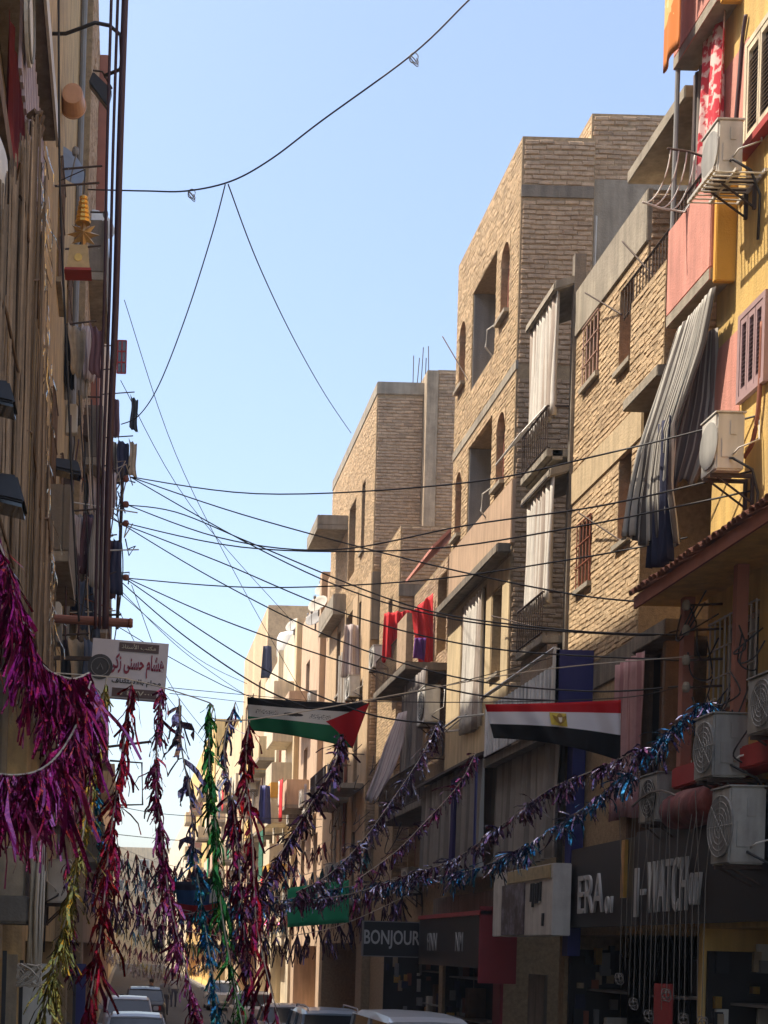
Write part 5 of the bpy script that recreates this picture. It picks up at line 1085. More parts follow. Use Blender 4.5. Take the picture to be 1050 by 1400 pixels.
for (u0, v0, u1, v1, y) in ((851, 330, 914, 400, 18.8), (800, 400, 850, 430, 21), (790, 700, 850, 740, 21), (672, 842, 745, 860, 24), (605, 460, 640, 520, 29)):
    a_ = PX(u0, v0, 6.25); c2 = PX(u1, v1, 6.5); wire('rod', 'rusty rod sticking out of the brickwork', [a_, (a_ + c2) / 2, Vector((6.5, c2.y, c2.z))], .012, M_iron, 'rod', 'rods in the brick walls')

# ================================================================== FLAGS
def flag_mat(name, bands, tri=None, marks=False, cut=(.42, .78)):
    m, n, l, b = new_mat(name); uv = n.new('ShaderNodeUVMap'); s = n.new('ShaderNodeSeparateXYZ'); l.new(uv.outputs[0], s.inputs[0])
    cr = n.new('ShaderNodeValToRGB'); cr.color_ramp.interpolation = 'CONSTANT'; e = cr.color_ramp.elements
    e[0].position = 0; e[0].color = (*bands[0], 1); e[1].position = cut[0]; e[1].color = (*bands[1], 1); x = e.new(cut[1]); x.color = (*bands[2], 1)
    l.new(s.outputs[1], cr.inputs[0]); c = cr.outputs[0]
    def M(op, a, b_, ck=None):
        k = n.new('ShaderNodeMath'); k.operation = op
        for i, q in enumerate((a, b_)):
            if isinstance(q, (int, float)): k.inputs[i].default_value = q
            else: l.new(q, k.inputs[i])
        return k.outputs[0]
    def mix(f, c0, c1):
        k = n.new('ShaderNodeMix'); k.data_type = 'RGBA'; l.new(f, k.inputs[0]); l.new(c0, k.inputs[6]); k.inputs[7].default_value = (*c1, 1); return k.outputs[2]
    if marks:                                                # small dark printed marks on the white band (too small to read)
        nz = n.new('ShaderNodeTexNoise'); nz.inputs['Scale'].default_value = 60; nz.inputs['Detail'].default_value = 2; l.new(uv.outputs[0], nz.inputs['Vector'])
        f = M('GREATER_THAN', nz.outputs[0], .56)
        band = M('MULTIPLY', M('LESS_THAN', M('ABSOLUTE', M('SUBTRACT', s.outputs[1], .6), 0), .06), f)
        a1 = M('LESS_THAN', M('ABSOLUTE', M('SUBTRACT', s.outputs[0], .17), 0), .1); a2 = M('LESS_THAN', M('ABSOLUTE', M('SUBTRACT', s.outputs[0], .63), 0), .09)
        c = mix(M('MULTIPLY', band, M('MAXIMUM', a1, a2)), c, (.03, .03, .03))
        el = M('ADD', M('POWER', M('DIVIDE', M('SUBTRACT', s.outputs[0], .40), .1), 2), M('POWER', M('DIVIDE', M('SUBTRACT', s.outputs[1], .6), .06), 2))
        c = mix(M('LESS_THAN', M('ADD', el, M('MULTIPLY', nz.outputs[0], .6)), 1.0), c, (.05, .05, .05))
    if tri:
        t = M('SUBTRACT', 1.0, s.outputs[0]); d = M('SUBTRACT', .5, M('ABSOLUTE', M('SUBTRACT', s.outputs[1], .5), 0))
        c = mix(M('LESS_THAN', t, M('MULTIPLY', d, .62)), c, tri)
    l.new(c, b.inputs['Base Color']); b.inputs['Roughness'].default_value = .75
    tr = n.new('ShaderNodeBsdfTranslucent'); l.new(c, tr.inputs[0]); mx = n.new('ShaderNodeMixShader'); mx.inputs[0].default_value = .45
    l.new(b.outputs[0], mx.inputs[1]); l.new(tr.outputs[0], mx.inputs[2]); l.new(mx.outputs[0], n['Material Output'].inputs[0])
    return m
def quadflag(TL, TR, BR, BL, y, bow, amp):
    def fn(a, t):
        top = (TL[0] + (TR[0] - TL[0]) * a, TL[1] + (TR[1] - TL[1]) * a + bow[0] * math.sin(a * math.pi)); bot = (BL[0] + (BR[0] - BL[0]) * a, BL[1] + (BR[1] - BL[1]) * a + bow[1] * math.sin(a * math.pi))
        u = bot[0] + (top[0] - bot[0]) * t; v = bot[1] + (top[1] - bot[1]) * t + amp * .25 * math.sin(a * 14) * (1 - t) * 6
        return PY(u, v, y + amp * math.sin(a * 9 + 2 * t) * (1 - .5 * t) + .03 * math.sin(a * 23 + t * 3))
    return fn
pf_ = quadflag((338, 953), (505, 961), (482, 1023), (339, 998), 20, (2, -3), .10)
fg = thing('flag', 'black, white and green flag with a red triangle hung on a line', 'flag', PY(420, 1020, 20)); cloth('cloth', pf_, 40, 16, flag_mat('flag_four_colour', ((.012, .2, .085), (.80, .78, .74), (.02, .02, .022)), (.58, .015, .025), True), fg)
ef_ = quadflag((663, 963), (849, 957), (848, 1040), (675, 1009), 17, (1, -7), .08)
fe_ = thing('flag', 'red, white and black flag with a golden eagle hung on a line', 'flag', PY(760, 1040, 17)); cloth('cloth', ef_, 40, 16, flag_mat('flag_three_colour', ((.012, .012, .014), (.84, .82, .84), (.62, .012, .02))), fe_)
def on(fn, a, t, d=.03): return fn(a, t) + Vector((0, -d, 0))
b = MB(); em = [(.465, .46), (.46, .76), (.585, .74), (.588, .44)]; b.face([on(ef_, *q) for q in em]); b.build('emblem_field', mat('emblem_yellow', (.55, .42, .06), .7, .2, 20), fe_)
b = MB(); b.face([on(ef_, *q, .06) for q in ((.472, .70), (.505, .65), (.515, .70), (.53, .735), (.545, .70), (.553, .65), (.58, .68), (.575, .60), (.555, .52), (.53, .465), (.505, .52), (.485, .6))]); b.build('eagle', mat('emblem_gold_dark', (.26, .16, .03), .7, .2, 20), fe_)
b = MB(); b.face([on(ef_, *q, .075) for q in ((.515, .63), (.545, .63), (.54, .54), (.53, .51), (.52, .54))]); b.build('shield', mat('emblem_cream', (.7, .62, .5), .7, .1, 20), fe_)
wire('flag_line', 'thin line carrying the red triangle flag', [Vector((-.9, 20.4, 8.0)), PY(338, 951, 20), PY(505, 959, 20), Vector((6.45, 21.0, 7.6))], .006, M_wire, 'line')
wire('flag_line', 'thin line carrying the eagle flag', [PY(505, 959, 20), PY(663, 960, 17), PY(849, 954, 17), PX(925, 940, 6.4)], .006, M_wire, 'line')
bf = thing('banner', 'small blue and red banner with a white patch among the far garlands', 'banner', PY(270, 1265, 34))
cloth('cloth', quadflag((238, 1205), (302, 1195), (300, 1262), (246, 1256), 34, (4, 4), .12), 16, 10, flag_mat('banner_blue_red', ((.4, .02, .02), (.02, .09, .25), (.03, .03, .06))), bf)
b = MB(); b.face([PY(288, 1210, 33.7), PY(300, 1208, 33.7), PY(297, 1232, 33.7), PY(286, 1235, 33.7)]); b.build('patch', M_white, bf)

# clutter on the shaded fronts: meter boxes, short pipes, hanging rags
r_ = random.Random(77)
for k in range(16):
    u, v, y = r_.uniform(92, 150), r_.uniform(560, 900), r_.uniform(19, 32); p = PX(min(u, 140), v, -.9) if 0 else PY(u, v, y); p.x = -1.0 if y > 24.3 else -1.14; z = p.z
    t = thing('meter_box', ['rusty', 'grey', 'white', 'brown'][k % 4] + ' junction box on the shaded fronts by the tangled wires', 'junction box', (p.x + .1, y, z), 'junction boxes on the shaded fronts')
    w = r_.uniform(.15, .35); h = r_.uniform(.2, .5); m_ = [M_iron, M_grey, M_whitef, M_wood][k % 4]
    MB().box(p.x, p.x + .16, y, y + w, z, z + h).build('case', m_, t, bevel=.01); MB().box(p.x + .162, p.x + .175, y + .02, y + w - .02, z + .02, z + h - .02).build('door', m_, t)
    MB().tube([(p.x + .08, y + w / 2, z), (p.x + .1, y + w / 2 + .05, z - .3), (p.x + .06, y + w / 2, z - .9)], .012, 5).build('conduit', M_wire, t)
rack('long rack above the brown pipe', 92, 160, 735, 27, 7, 12); rack('crowded rack over the rose house door', 96, 150, 640, 26, 7, 13); rack('rack under the brown pipe', 84, 122, 870, 20, 3, 14)
for k in range(12):
    u, v = r_.uniform(95, 160), r_.uniform(600, 870); p = PY(u, v, 24); p.x = -1.12; q = PY(u + r_.uniform(10, 40), v + r_.uniform(-25, 25), 24)
    wire('rod', 'thin rod or pipe sticking out among the tangled wires', [p, (p + q) / 2, q], .012, r_.choice([M_iron, M_cord, M_whitef, M_redwood]), 'rod', 'rods on the shaded fronts')

# ================================================================== GARLANDS
GV2 = 'hanging garlands'
COL = {'magenta': ((.20, .005, .07), (.36, .014, .14)), 'olive': ((.28, .24, .05), (.55, .45, .12)), 'red': ((.28, .008, .02), (.45, .012, .035)), 'pink': ((.28, .03, .13), (.5, .12, .28)),
       'lavender': ((.16, .15, .26), (.26, .23, .38)), 'green': ((.02, .13, .035), (.06, .3, .06)), 'purple': ((.07, .03, .10), (.21, .14, .28)), 'crimson': ((.18, .008, .045), (.32, .015, .09)),
       'teal': ((.02, .17, .22), (.05, .36, .42)), 'blue': ((.02, .14, .34), (.06, .34, .6)), 'plum': ((.06, .015, .05), (.17, .06, .13)), 'silverviolet': ((.3, .27, .38), (.6, .56, .68)), 'orange': ((.6, .12, .03), (.7, .25, .06))}
def smooth_pts(P, n=8):
    out = []
    for k in range(len(P) - 1):
        p0, p1, p2, p3 = P[max(k - 1, 0)], P[k], P[k + 1], P[min(k + 2, len(P) - 1)]
        for j in range(n):
            t = j / n; out.append(.5 * ((2 * p1) + (-p0 + p2) * t + (2 * p0 - 5 * p1 + 4 * p2 - p3) * t * t + (-p0 + 3 * p1 - 3 * p2 + p3) * t ** 3))
    return out + [P[-1]]
def garland(label, pts, cols, n, L, w, seed, up=0.0, drop=.6, grow=0.0, group='foil garlands', singles=0, hang=0.7, spread=1.0):
    """cord through (u, v, depth) with foil strips; hang = how far strips start pointing down; grow = strips get longer toward the end"""
    n = n if singles else int(n * 1.7)
    if not singles and group == GV2: hang, spread, L = 1.15, .55, (L[0] * .8, L[1] * .85)
    r = random.Random(seed); P = smooth_pts([PY(*p) for p in pts]); t = thing('garland', label, 'garland', min(P, key=lambda q: q.z), group)
    MB().tube(P, .007, 4).build('cord', M_cord, t)
    per = [MB() for _ in cols]; S = MB()
    for k in range(n):
        f = (k + r.random()) / n; f = min(.999, max(0, f + .022 * math.sin(f * 6.283 * 9 + seed) + .012 * math.sin(f * 6.283 * 23 + 2 * seed))); i = min(int(f * (len(P) - 1)), len(P) - 2); p = P[i].lerp(P[i + 1], f * (len(P) - 1) - i)
        a = r.uniform(0, 6.283); d = Vector((math.cos(a) * spread * r.uniform(.2, 1.1), math.sin(a) * spread, r.uniform(-.9, .9) + up - hang))
        ln_ = r.uniform(*L) * (1 + grow * f) * (r.uniform(.35, .8) if r.random() < .55 else r.uniform(.8, 1.35)); ww = w * r.choice((.35, .5, .7, 1.0, 1.35))
        if k < singles:
            q = MB(); strip(q, p, d, ln_, ww, r, drop); q.build('foil_strip', foil('foil_' + cols[0], *COL[cols[0]]), t)
        else: strip(per[r.randrange(len(cols))], p, d, ln_, ww, r, drop)
    for c, b in zip(cols, per):
        if b.v: b.build('fringe', foil('foil_' + c, *COL[c]), t, kind='stuff')
    return t
GV2 = 'hanging garlands'
garland('olive gold garland hanging below the white office sign', [(146, 925, 12.5), (128, 1050, 12.3), (108, 1170, 12), (82, 1290, 11.8), (50, 1420, 11.6)], ['olive', 'olive'], 330, (.12, .26), .035, 101, grow=1.0, group=GV2)
garland('bright red garland hanging next to the olive one', [(181, 930, 12.8), (166, 1040, 12.6), (150, 1150, 12.4), (138, 1270, 12.2), (114, 1420, 12)], ['red', 'crimson', 'red'], 210, (.18, .4), .045, 102, grow=.6, group=GV2)
garland('bushy magenta pink garland at the edge of the white office sign', [(222, 940, 13), (213, 1050, 12.8), (222, 1150, 12.6), (238, 1260, 12.3), (282, 1420, 12)], ['pink', 'crimson', 'pink'], 420, (.13, .28), .038, 103, grow=.4, group=GV2)
garland('sparse lavender garland with separate drooping strips', [(245, 955, 12.8), (248, 1020, 12.7), (260, 1090, 12.6), (268, 1190, 12.5)], ['lavender'], 42, (.26, .36), .075, 104, group=GV2, singles=42, hang=.5, spread=.8)
garland('dark green garland hanging beside the lavender one', [(287, 962, 13), (286, 1040, 12.9), (294, 1120, 12.8), (302, 1240, 12.6), (335, 1420, 12.3)], ['green', 'green'], 200, (.14, .34), .045, 105, grow=.4, group=GV2)
garland('violet and silver garland at the end of the red triangle flag', [(322, 960, 14), (306, 1020, 13.8), (316, 1090, 13.6), (328, 1180, 13.4), (322, 1300, 13.2)], ['purple', 'silverviolet', 'blue', 'crimson'], 120, (.16, .32), .045, 106, group=GV2)
garland('crimson garland with long loose strips below the red triangle flag', [(341, 985, 13), (336, 1050, 12.9), (345, 1150, 12.7), (352, 1270, 12.5), (388, 1420, 12.2)], ['crimson', 'red'], 85, (.26, .46), .045, 107, grow=.3, group=GV2)
garland('teal garland low between the pink and green ones', [(262, 1150, 12.6), (276, 1240, 12.5), (290, 1330, 12.3), (302, 1420, 12.2)], ['teal', 'blue'], 200, (.12, .26), .04, 108, group=GV2)
garland('deep crimson garland tangled low beside the long loose one', [(318, 1090, 13.4), (328, 1200, 13.2), (336, 1300, 13), (350, 1420, 12.9)], ['crimson', 'plum'], 150, (.2, .4), .045, 109, group=GV2)
garland('blue and coral garland close to the reed curtain', [(127, 935, 14), (130, 1010, 14), (133, 1090, 14), (138, 1160, 14)], ['blue', 'blue', 'teal', 'orange'], 120, (.12, .25), .045, 110, group=GV2)
garland('plum garland hanging low at the left shop', [(92, 1180, 15), (96, 1250, 15), (100, 1330, 15)], ['plum', 'crimson'], 90, (.14, .28), .04, 111, group=GV2)
wire('support_cord', 'thin cord from which the hanging garlands drop', [Vector((-1.45, 12.4, PY(60, 915, 12.4).z)), PY(146, 925, 12.5), PY(181, 930, 12.8), PY(222, 940, 13), PY(287, 961, 13), PY(341, 984, 13), Vector((4.2, 15.5, 6.2)), Vector((6.3, 16.4, 6.6))], .006, M_cord, 'cord')
# magenta swags near the camera on the left
garland('upper magenta garland bunched against the left wall', [(-40, 690, 8.2), (0, 745, 8), (25, 830, 7.9), (55, 905, 7.9), (95, 928, 8), (122, 920, 8.3)], ['magenta', 'magenta', 'crimson'], 760, (.22, .42), .034, 120, drop=.9, hang=1.2, spread=.5, group='magenta swags')
garland('lower magenta garland sagging below the first swag', [(124, 932, 8.2), (100, 1000, 7.9), (65, 1046, 7.7), (20, 1060, 7.6), (-50, 1050, 7.5)], ['magenta', 'crimson', 'pink'], 640, (.2, .48), .034, 121, drop=.9, hang=1.2, spread=.6, group='magenta swags')
# swags from the right facades
garland('dark purple garland running down from the red triangle flag', [(468, 1005, 19), (455, 1050, 18.5), (418, 1110, 18), (385, 1165, 17.5), (355, 1215, 17), (335, 1240, 16.5)], ['purple', 'plum', 'plum'], 420, (.14, .34), .05, 130, hang=.7, spread=.5, group='sagging garlands')
garland('dark violet garland falling from the set-back house balcony', [(600, 985, 26), (575, 1035, 25), (535, 1095, 24), (495, 1150, 23), (450, 1195, 22), (405, 1220, 21)], ['purple', 'plum', 'silverviolet'], 420, (.16, .4), .05, 131, hang=.7, spread=.5, group='sagging garlands')
garland('pinkish garland across the long grey curtain', [(650, 1030, 23), (625, 1075, 22.6), (575, 1130, 22), (540, 1165, 21.5), (485, 1205, 21)], ['pink', 'plum', 'purple'], 170, (.12, .3), .045, 132, hang=.6, spread=.5, group='sagging garlands')
garland('blue and silver tinsel garland strung from the barred window', [(978, 955, 15.2), (930, 985, 15.6), (880, 1035, 16), (825, 1085, 16.8), (760, 1130, 17.6), (690, 1172, 18.6), (620, 1195, 19.8), (540, 1205, 21), (460, 1215, 22.5), (380, 1232, 24), (250, 1250, 28)], ['blue', 'purple', 'silverviolet', 'blue'], 1150, (.1, .3), .04, 133, hang=.6, spread=.6, group='sagging garlands')
garland('violet tinsel garland just above the blue one', [(880, 1022, 15.9), (820, 1050, 16.6), (750, 1080, 17.2), (690, 1125, 18), (620, 1175, 19), (560, 1195, 20), (480, 1222, 21), (385, 1236, 22)], ['purple', 'plum', 'silverviolet'], 620, (.1, .28), .04, 134, hang=.6, spread=.6, group='sagging garlands')
garland('dull violet fringe across the green banner', [(600, 1188, 30), (530, 1210, 31), (460, 1222, 32), (385, 1226, 33), (300, 1215, 36)], ['plum', 'purple'], 60, (.2, .4), .05, 135, hang=1.4, spread=.3, drop=.9, group='sagging garlands')
# far garlands across the street
for k, (y, v, c) in enumerate(((34, 1240, ['crimson', 'plum']), (42, 1222, ['red', 'orange', 'blue']), (50, 1255, ['pink', 'crimson']), (58, 1280, ['olive', 'blue']), (68, 1300, ['crimson', 'plum']), (80, 1316, ['silverviolet', 'olive']), (95, 1325, ['plum', 'silverviolet']), (38, 1195, ['crimson', 'teal']), (46, 1180, ['plum', 'red']), (54, 1205, ['blue', 'pink']), (33, 1268, ['purple', 'plum']))):
    z = H0 + (V0 - v) * y / F
    names = ['crimson and plum', 'red, orange and blue', 'pink', 'olive and blue', 'dull crimson', 'pale gold', 'grey violet', 'crimson and teal', 'plum and red', 'blue and pink', 'dark purple']; order = ['nearest the blue and red banner', 'over the white car', 'over the parked cars', 'over the middle of the street', 'far down the street', 'farther still', 'last before the end building', 'level with the set-back house', 'level with the second tall brick building', 'level with the peach house', 'just past the BONJOUR sign']
    r = random.Random(300 + k); t = thing('street_garland', '%s fringed garland slung across the street, %s' % (names[k], order[k]), 'garland', (2.5, y, z), 'garlands across the far street')
    P = smooth_pts([Vector((-1.05, y, z + .9)), Vector((.8, y, z + .1)), Vector((2.7, y, z - .15)), Vector((4.6, y, z + .1)), Vector((6.35, y, z + .9))]); MB().tube(P, .008, 4).build('cord', M_cord, t); per = [MB() for _ in c]
    for j in range(380):
        f = r.random(); i = min(int(f * (len(P) - 1)), len(P) - 2); strip(per[r.randrange(len(c))], P[i], (r.uniform(-.3, .3), r.uniform(-.3, .3), -1), r.uniform(.25, .75), .06, r, .9)
    for cc_, b in zip(c, per): b.build('fringe', foil('foil_' + cc_, *COL[cc_]), t, kind='stuff')

# ================================================================== VEHICLES AND PEOPLE
def paint(name, c):
    if name in MATS: return MATS[name]
    m, n, l, b = new_mat(name); b.inputs['Base Color'].default_value = (*c, 1); b.inputs['Roughness'].default_value = .35; b.inputs['Coat Weight'].default_value = .6; b.inputs['Coat Roughness'].default_value = .08
    nz = n.new('ShaderNodeTexNoise'); nz.inputs['Scale'].default_value = 6; g = n.new('ShaderNodeNewGeometry'); l.new(g.outputs['Position'], nz.inputs[0]); mr = n.new('ShaderNodeMapRange'); mr.inputs[3].default_value = .3; mr.inputs[4].default_value = .6; l.new(nz.outputs[0], mr.inputs[0]); l.new(mr.outputs[0], b.inputs['Roughness'])
    MATS[name] = m; return m
M_lampr = mat('lamp_red', (.35, .01, .01), .2, .05, 3); M_lampw = mat('lamp_clear', (.6, .6, .6), .15, .05, 3)
def vehicle(label, x, y, pt, kind='sedan', cat='car', rz=0.0, group='vehicles in the street'):
    """rear toward the camera; sections along the length, each (y, half width, bottom, shoulder, ) then a cabin with glass"""
    t = thing({'van': 'van', 'suv': 'parked_car'}.get(kind, 'car'), label, cat, (x, y, 0), group)
    Ln, Wd, sh, rf = {'sedan': (4.3, .84, .92, 1.45), 'suv': (4.4, .88, 1.02, 1.75), 'van': (4.5, .86, 1.1, 2.12)}[kind]
    cabs = {'sedan': (.55, .95, 2.6, 3.35), 'suv': (.05, .3, 2.8, 3.5), 'van': (.02, .12, 3.7, 4.2)}[kind]     # rear glass bottom/top, windscreen top/bottom
    def loft(rings):
        b = MB(); n = len(rings[0])
        for rg in rings: b.v += [Vector(p) for p in rg]
        for k in range(len(rings) - 1):
            for j in range(n): b.f.append([k * n + j, k * n + (j + 1) % n, (k + 1) * n + (j + 1) % n, (k + 1) * n + j]); b.m.append(0)
        b.f.append(list(range(n))); b.m.append(0); b.f.append([(len(rings) - 1) * n + j for j in range(n)]); b.m.append(0); return b
    hood = sh - .06 if kind != 'van' else sh
    rings = []
    for f, wf, top, bot in ((0, .88, sh - .12, .38), (.02, .96, sh - .03, .3), (.12, 1, sh, .22), (.5, 1, sh, .22), (.75, 1, hood, .22), (.93, .96, hood - .1, .24), (1, .84, hood - .26, .34)):
        w = Wd * wf; yy = f * Ln
        rings.append([(-w, yy, bot), (-w * 1.0, yy, bot + .25), (-w * 1.0, yy, top - .14), (-w * .9, yy, top), (w * .9, yy, top), (w, yy, top - .14), (w, yy, bot + .25), (w, yy, bot)])
    def add(b, name, m_, par=None, **kw):
        b.v = [Vector((x + v.x * math.cos(rz) - v.y * math.sin(rz), y + v.x * math.sin(rz) + v.y * math.cos(rz), v.z)) for v in b.v]
        return b.build(name, m_, par or t, **kw)
    add(loft(rings), 'body', pt, bevel=.02)
    a, b0, c, d = cabs; wb, wt = Wd * .9, Wd * .78; rn = []
    def ring(yb, z, w): return [(-w, yb, z), (w, yb, z)]
    cab = MB(); V = [(-wb, a, sh - .02), (wb, a, sh - .02), (wb, d, hood - .02), (-wb, d, hood - .02), (-wt, b0, rf - .08), (wt, b0, rf - .08), (wt, c, rf - .08), (-wt, c, rf - .08)]
    cab.hexa(V); add(cab, 'glasshouse', M_glass)
    rr = []
    for f, zz in ((0, -.03), (.12, .03), (.5, .055), (.88, .03), (1, -.03)):
        yy = b0 - .03 + (c - b0 + .06) * f; rr.append([(-wt - .02, yy, rf - .10), (-wt * .9, yy, rf - .04 + zz), (0, yy, rf - .02 + zz), (wt * .9, yy, rf - .04 + zz), (wt + .02, yy, rf - .10)])
    add(loft(rr), 'roof', pt, smooth=False)
    for sx_ in (-1, 1):
        for (y0_, y1_, z0_, z1_) in ((a, b0, sh, rf - .09), (d, c, hood, rf - .09), ((a + d) / 2, (b0 + c) / 2, sh, rf - .09)):
            p = MB(); p.tube([(sx_ * (wb + .008), y0_, z0_ - .02), (sx_ * (wt + .008), y1_, z1_)], .035, 6); add(p, 'pillar', pt)
        for yy in (.85, Ln - .8):
            w = MB(); w.lathe((sx_ * (Wd - .1), yy, .31), [(.2, -.1), (.31, -.09), (.31, .09), (.2, .1)], 18, 'x'); wo = add(w, 'wheel', M_tyre)
            w = MB(); w.lathe((sx_ * (Wd - .1), yy, .31), [(.19, -.105), (.17, -.085), (.17, .085), (.19, .105)], 14, 'x'); add(w, 'rim', M_chrome, wo)
        l_ = MB(); l_.box(sx_ * Wd * .62 - .1, sx_ * Wd * .62 + .1, -.02, .05, sh - .33, sh - .16); add(l_, 'tail_lamp', M_lampr, bevel=.01)
        l_ = MB(); l_.box(sx_ * Wd * .6 - .13, sx_ * Wd * .6 + .13, Ln - .08, Ln + .015, hood - .42, hood - .3); add(l_, 'headlight', M_lampw, bevel=.01)
        mm = MB(); mm.box(sx_ * (Wd + .1) - .09, sx_ * (Wd + .1) + .09, d - .35, d - .24, sh + .02, sh + .17); add(mm, 'mirror', pt, bevel=.02)
        if kind == 'suv': q = MB(); q.tube([(sx_ * wt * .85, b0 + .1, rf + .0), (sx_ * wt * .85, b0 + .2, rf + .07), (sx_ * wt * .85, c - .2, rf + .07), (sx_ * wt * .85, c - .1, rf)], .018, 6); add(q, 'roof_rail', M_chrome)
    q = MB(); q.box(-Wd * .86, Wd * .86, -.06, .1, .34, .52); add(q, 'bumper', M_grey, bevel=.03)
    q = MB(); q.box(-.24, .24, -.075, -.062, .42, .5); add(q, 'number_plate', M_white)
    return t
Pw, Pb, Ps, Pg = paint('car_white', (.62, .63, .65)), paint('car_paleblue', (.34, .42, .52)), paint('car_silver', (.42, .42, .43)), paint('car_dark', (.03, .03, .035))
vehicle('white car standing in the lane under the magenta pink garland', .35, 35.5, Pw)
vehicle('pale blue high-roofed car with roof rails by the right kerb', 4.95, 34.0, Pb, 'suv')
vehicle('white microbus parked before the red-ended shop fascia', 5.0, 23.6, Pw, 'van', 'van')
vehicle('silver car parked past the pale blue one', 5.1, 44, Ps); vehicle('white car farther along behind the lane one', .2, 47, Pw); vehicle('dark car beyond the white cars in the lane', .9, 58, Pg); vehicle('silver car parked far along the right kerb', 5.1, 56, Ps)
vehicle('dark parked car in front of the watch shop', 5.1, 14.6, Pg); vehicle('silver car in the distance under the far garlands', 5.0, 72, Ps)

def person(label, x, y, rz, top, bottom, h=1.72, bag=None):
    t = thing('person', label, 'person', (x, y, 0), 'people in the street'); s = h / 1.72
    J = {'pel': (0, 0, .95), 'spn': (0, .01, 1.15), 'che': (0, .0, 1.35), 'nk': (0, .01, 1.47), 'hd': (0, .0, 1.58), 'hd2': (0, 0, 1.68)}
    E = [('pel', 'spn'), ('spn', 'che'), ('che', 'nk'), ('nk', 'hd'), ('hd', 'hd2')]; Rr = {'pel': (.15, .11), 'spn': (.14, .10), 'che': (.16, .11), 'nk': (.055, .055), 'hd': (.085, .10), 'hd2': (.06, .07)}
    for q, sg_ in (('l', -1), ('r', 1)):
        J.update({q + 'hip': (.1 * sg_, 0, .88), q + 'kn': (.11 * sg_, -.03 * sg_, .48), q + 'an': (.11 * sg_, .06 * sg_, .08), q + 'to': (.12 * sg_, -.12 + .06 * sg_, .04), q + 'sh': (.19 * sg_, .01, 1.38), q + 'el': (.25 * sg_, .03, 1.1), q + 'wr': (.24 * sg_, -.08, .87), q + 'ha': (.23 * sg_, -.11, .78)})
        E += [('pel', q + 'hip'), (q + 'hip', q + 'kn'), (q + 'kn', q + 'an'), (q + 'an', q + 'to'), ('che', q + 'sh'), (q + 'sh', q + 'el'), (q + 'el', q + 'wr'), (q + 'wr', q + 'ha')]
        Rr.update({q + 'hip': (.10, .10), q + 'kn': (.065, .065), q + 'an': (.045, .045), q + 'to': (.04, .03), q + 'sh': (.065, .065), q + 'el': (.045, .045), q + 'wr': (.032, .028), q + 'ha': (.045, .02)})
        for f in range(5):
            n1 = q + 'f%d' % f; J[n1] = ((.23 * sg_ + (.03 if f == 4 else 0) * -sg_), -.15 + .022 * f - (.03 if f == 4 else 0), .705 + .006 * abs(f - 1.5) + (.04 if f == 4 else 0)); E.append((q + 'ha', n1)); Rr[n1] = (.009, .009)
    ks = list(J); me = bpy.data.meshes.new('body'); me.from_pydata([Vector(J[k]) * s for k in ks], [(ks.index(a), ks.index(b_)) for a, b_ in E], [])
    o = link('body', me, Vector((x, y, 0)), t); o.rotation_euler = (0, 0, rz)
    sk = o.modifiers.new('skin', 'SKIN'); sv = me.skin_vertices[0].data
    for i, k in enumerate(ks): sv[i].radius = [q * s for q in Rr[k]]
    sv[0].use_root = True; o.modifiers.new('sub', 'SUBSURF').levels = 2; o.modifiers['sub'].render_levels = 2
    m, n, l, b = new_mat('outfit'); tc = n.new('ShaderNodeTexCoord'); sp = n.new('ShaderNodeSeparateXYZ'); l.new(tc.outputs['Object'], sp.inputs[0]); cr = n.new('ShaderNodeValToRGB'); cr.color_ramp.interpolation = 'CONSTANT'
    e = cr.color_ramp.elements; e[0].position = 0; e[0].color = (.03, .025, .02, 1); e[1].position = .09 * s / 2; e[1].color = (*bottom, 1); q = e.new(.96 * s / 2); q.color = (*top, 1); q = e.new(1.46 * s / 2); q.color = (.34, .19, .12, 1)
    dv = n.new('ShaderNodeMath'); dv.operation = 'DIVIDE'; dv.inputs[1].default_value = 2.0; l.new(sp.outputs[2], dv.inputs[0]); l.new(dv.outputs[0], cr.inputs[0]); l.new(cr.outputs[0], b.inputs['Base Color']); b.inputs['Roughness'].default_value = .85
    me.materials.append(m)
    hb = MB(); c = Vector((x, y, 1.655 * s)); prof = [(.088, -.09), (.104, -.02), (.105, .03), (.085, .08), (.04, .108), (.005, .115)]
    hb.lathe(c + Vector((math.sin(-rz) * -.012, .015, 0)), [(a * s, z_ * s) for a, z_ in prof], 14).build('hair', M_hair, t, smooth=True)
    def hp(vx, vy, vz): return Vector((x + vx * math.cos(rz) - vy * math.sin(rz), y + vx * math.sin(rz) + vy * math.cos(rz), vz)) 
    fc_ = MB(); fc_.hexa([hp(-.012, -.10 * s, 1.565 * s), hp(.012, -.10 * s, 1.565 * s), hp(.012, -.085 * s, 1.565 * s), hp(-.012, -.085 * s, 1.565 * s), hp(-.008, -.1 * s, 1.61 * s), hp(.008, -.1 * s, 1.61 * s), hp(.008, -.085 * s, 1.62 * s), hp(-.008, -.085 * s, 1.62 * s)]); fc_.hexa([hp(-.012, -.125 * s, 1.565 * s), hp(.012, -.125 * s, 1.565 * s), hp(.012, -.10 * s, 1.565 * s), hp(-.012, -.10 * s, 1.565 * s), hp(-.006, -.105 * s, 1.6 * s), hp(.006, -.105 * s, 1.6 * s), hp(.006, -.1 * s, 1.6 * s), hp(-.006, -.1 * s, 1.6 * s)]); fc_.build('nose', M_skin, t)
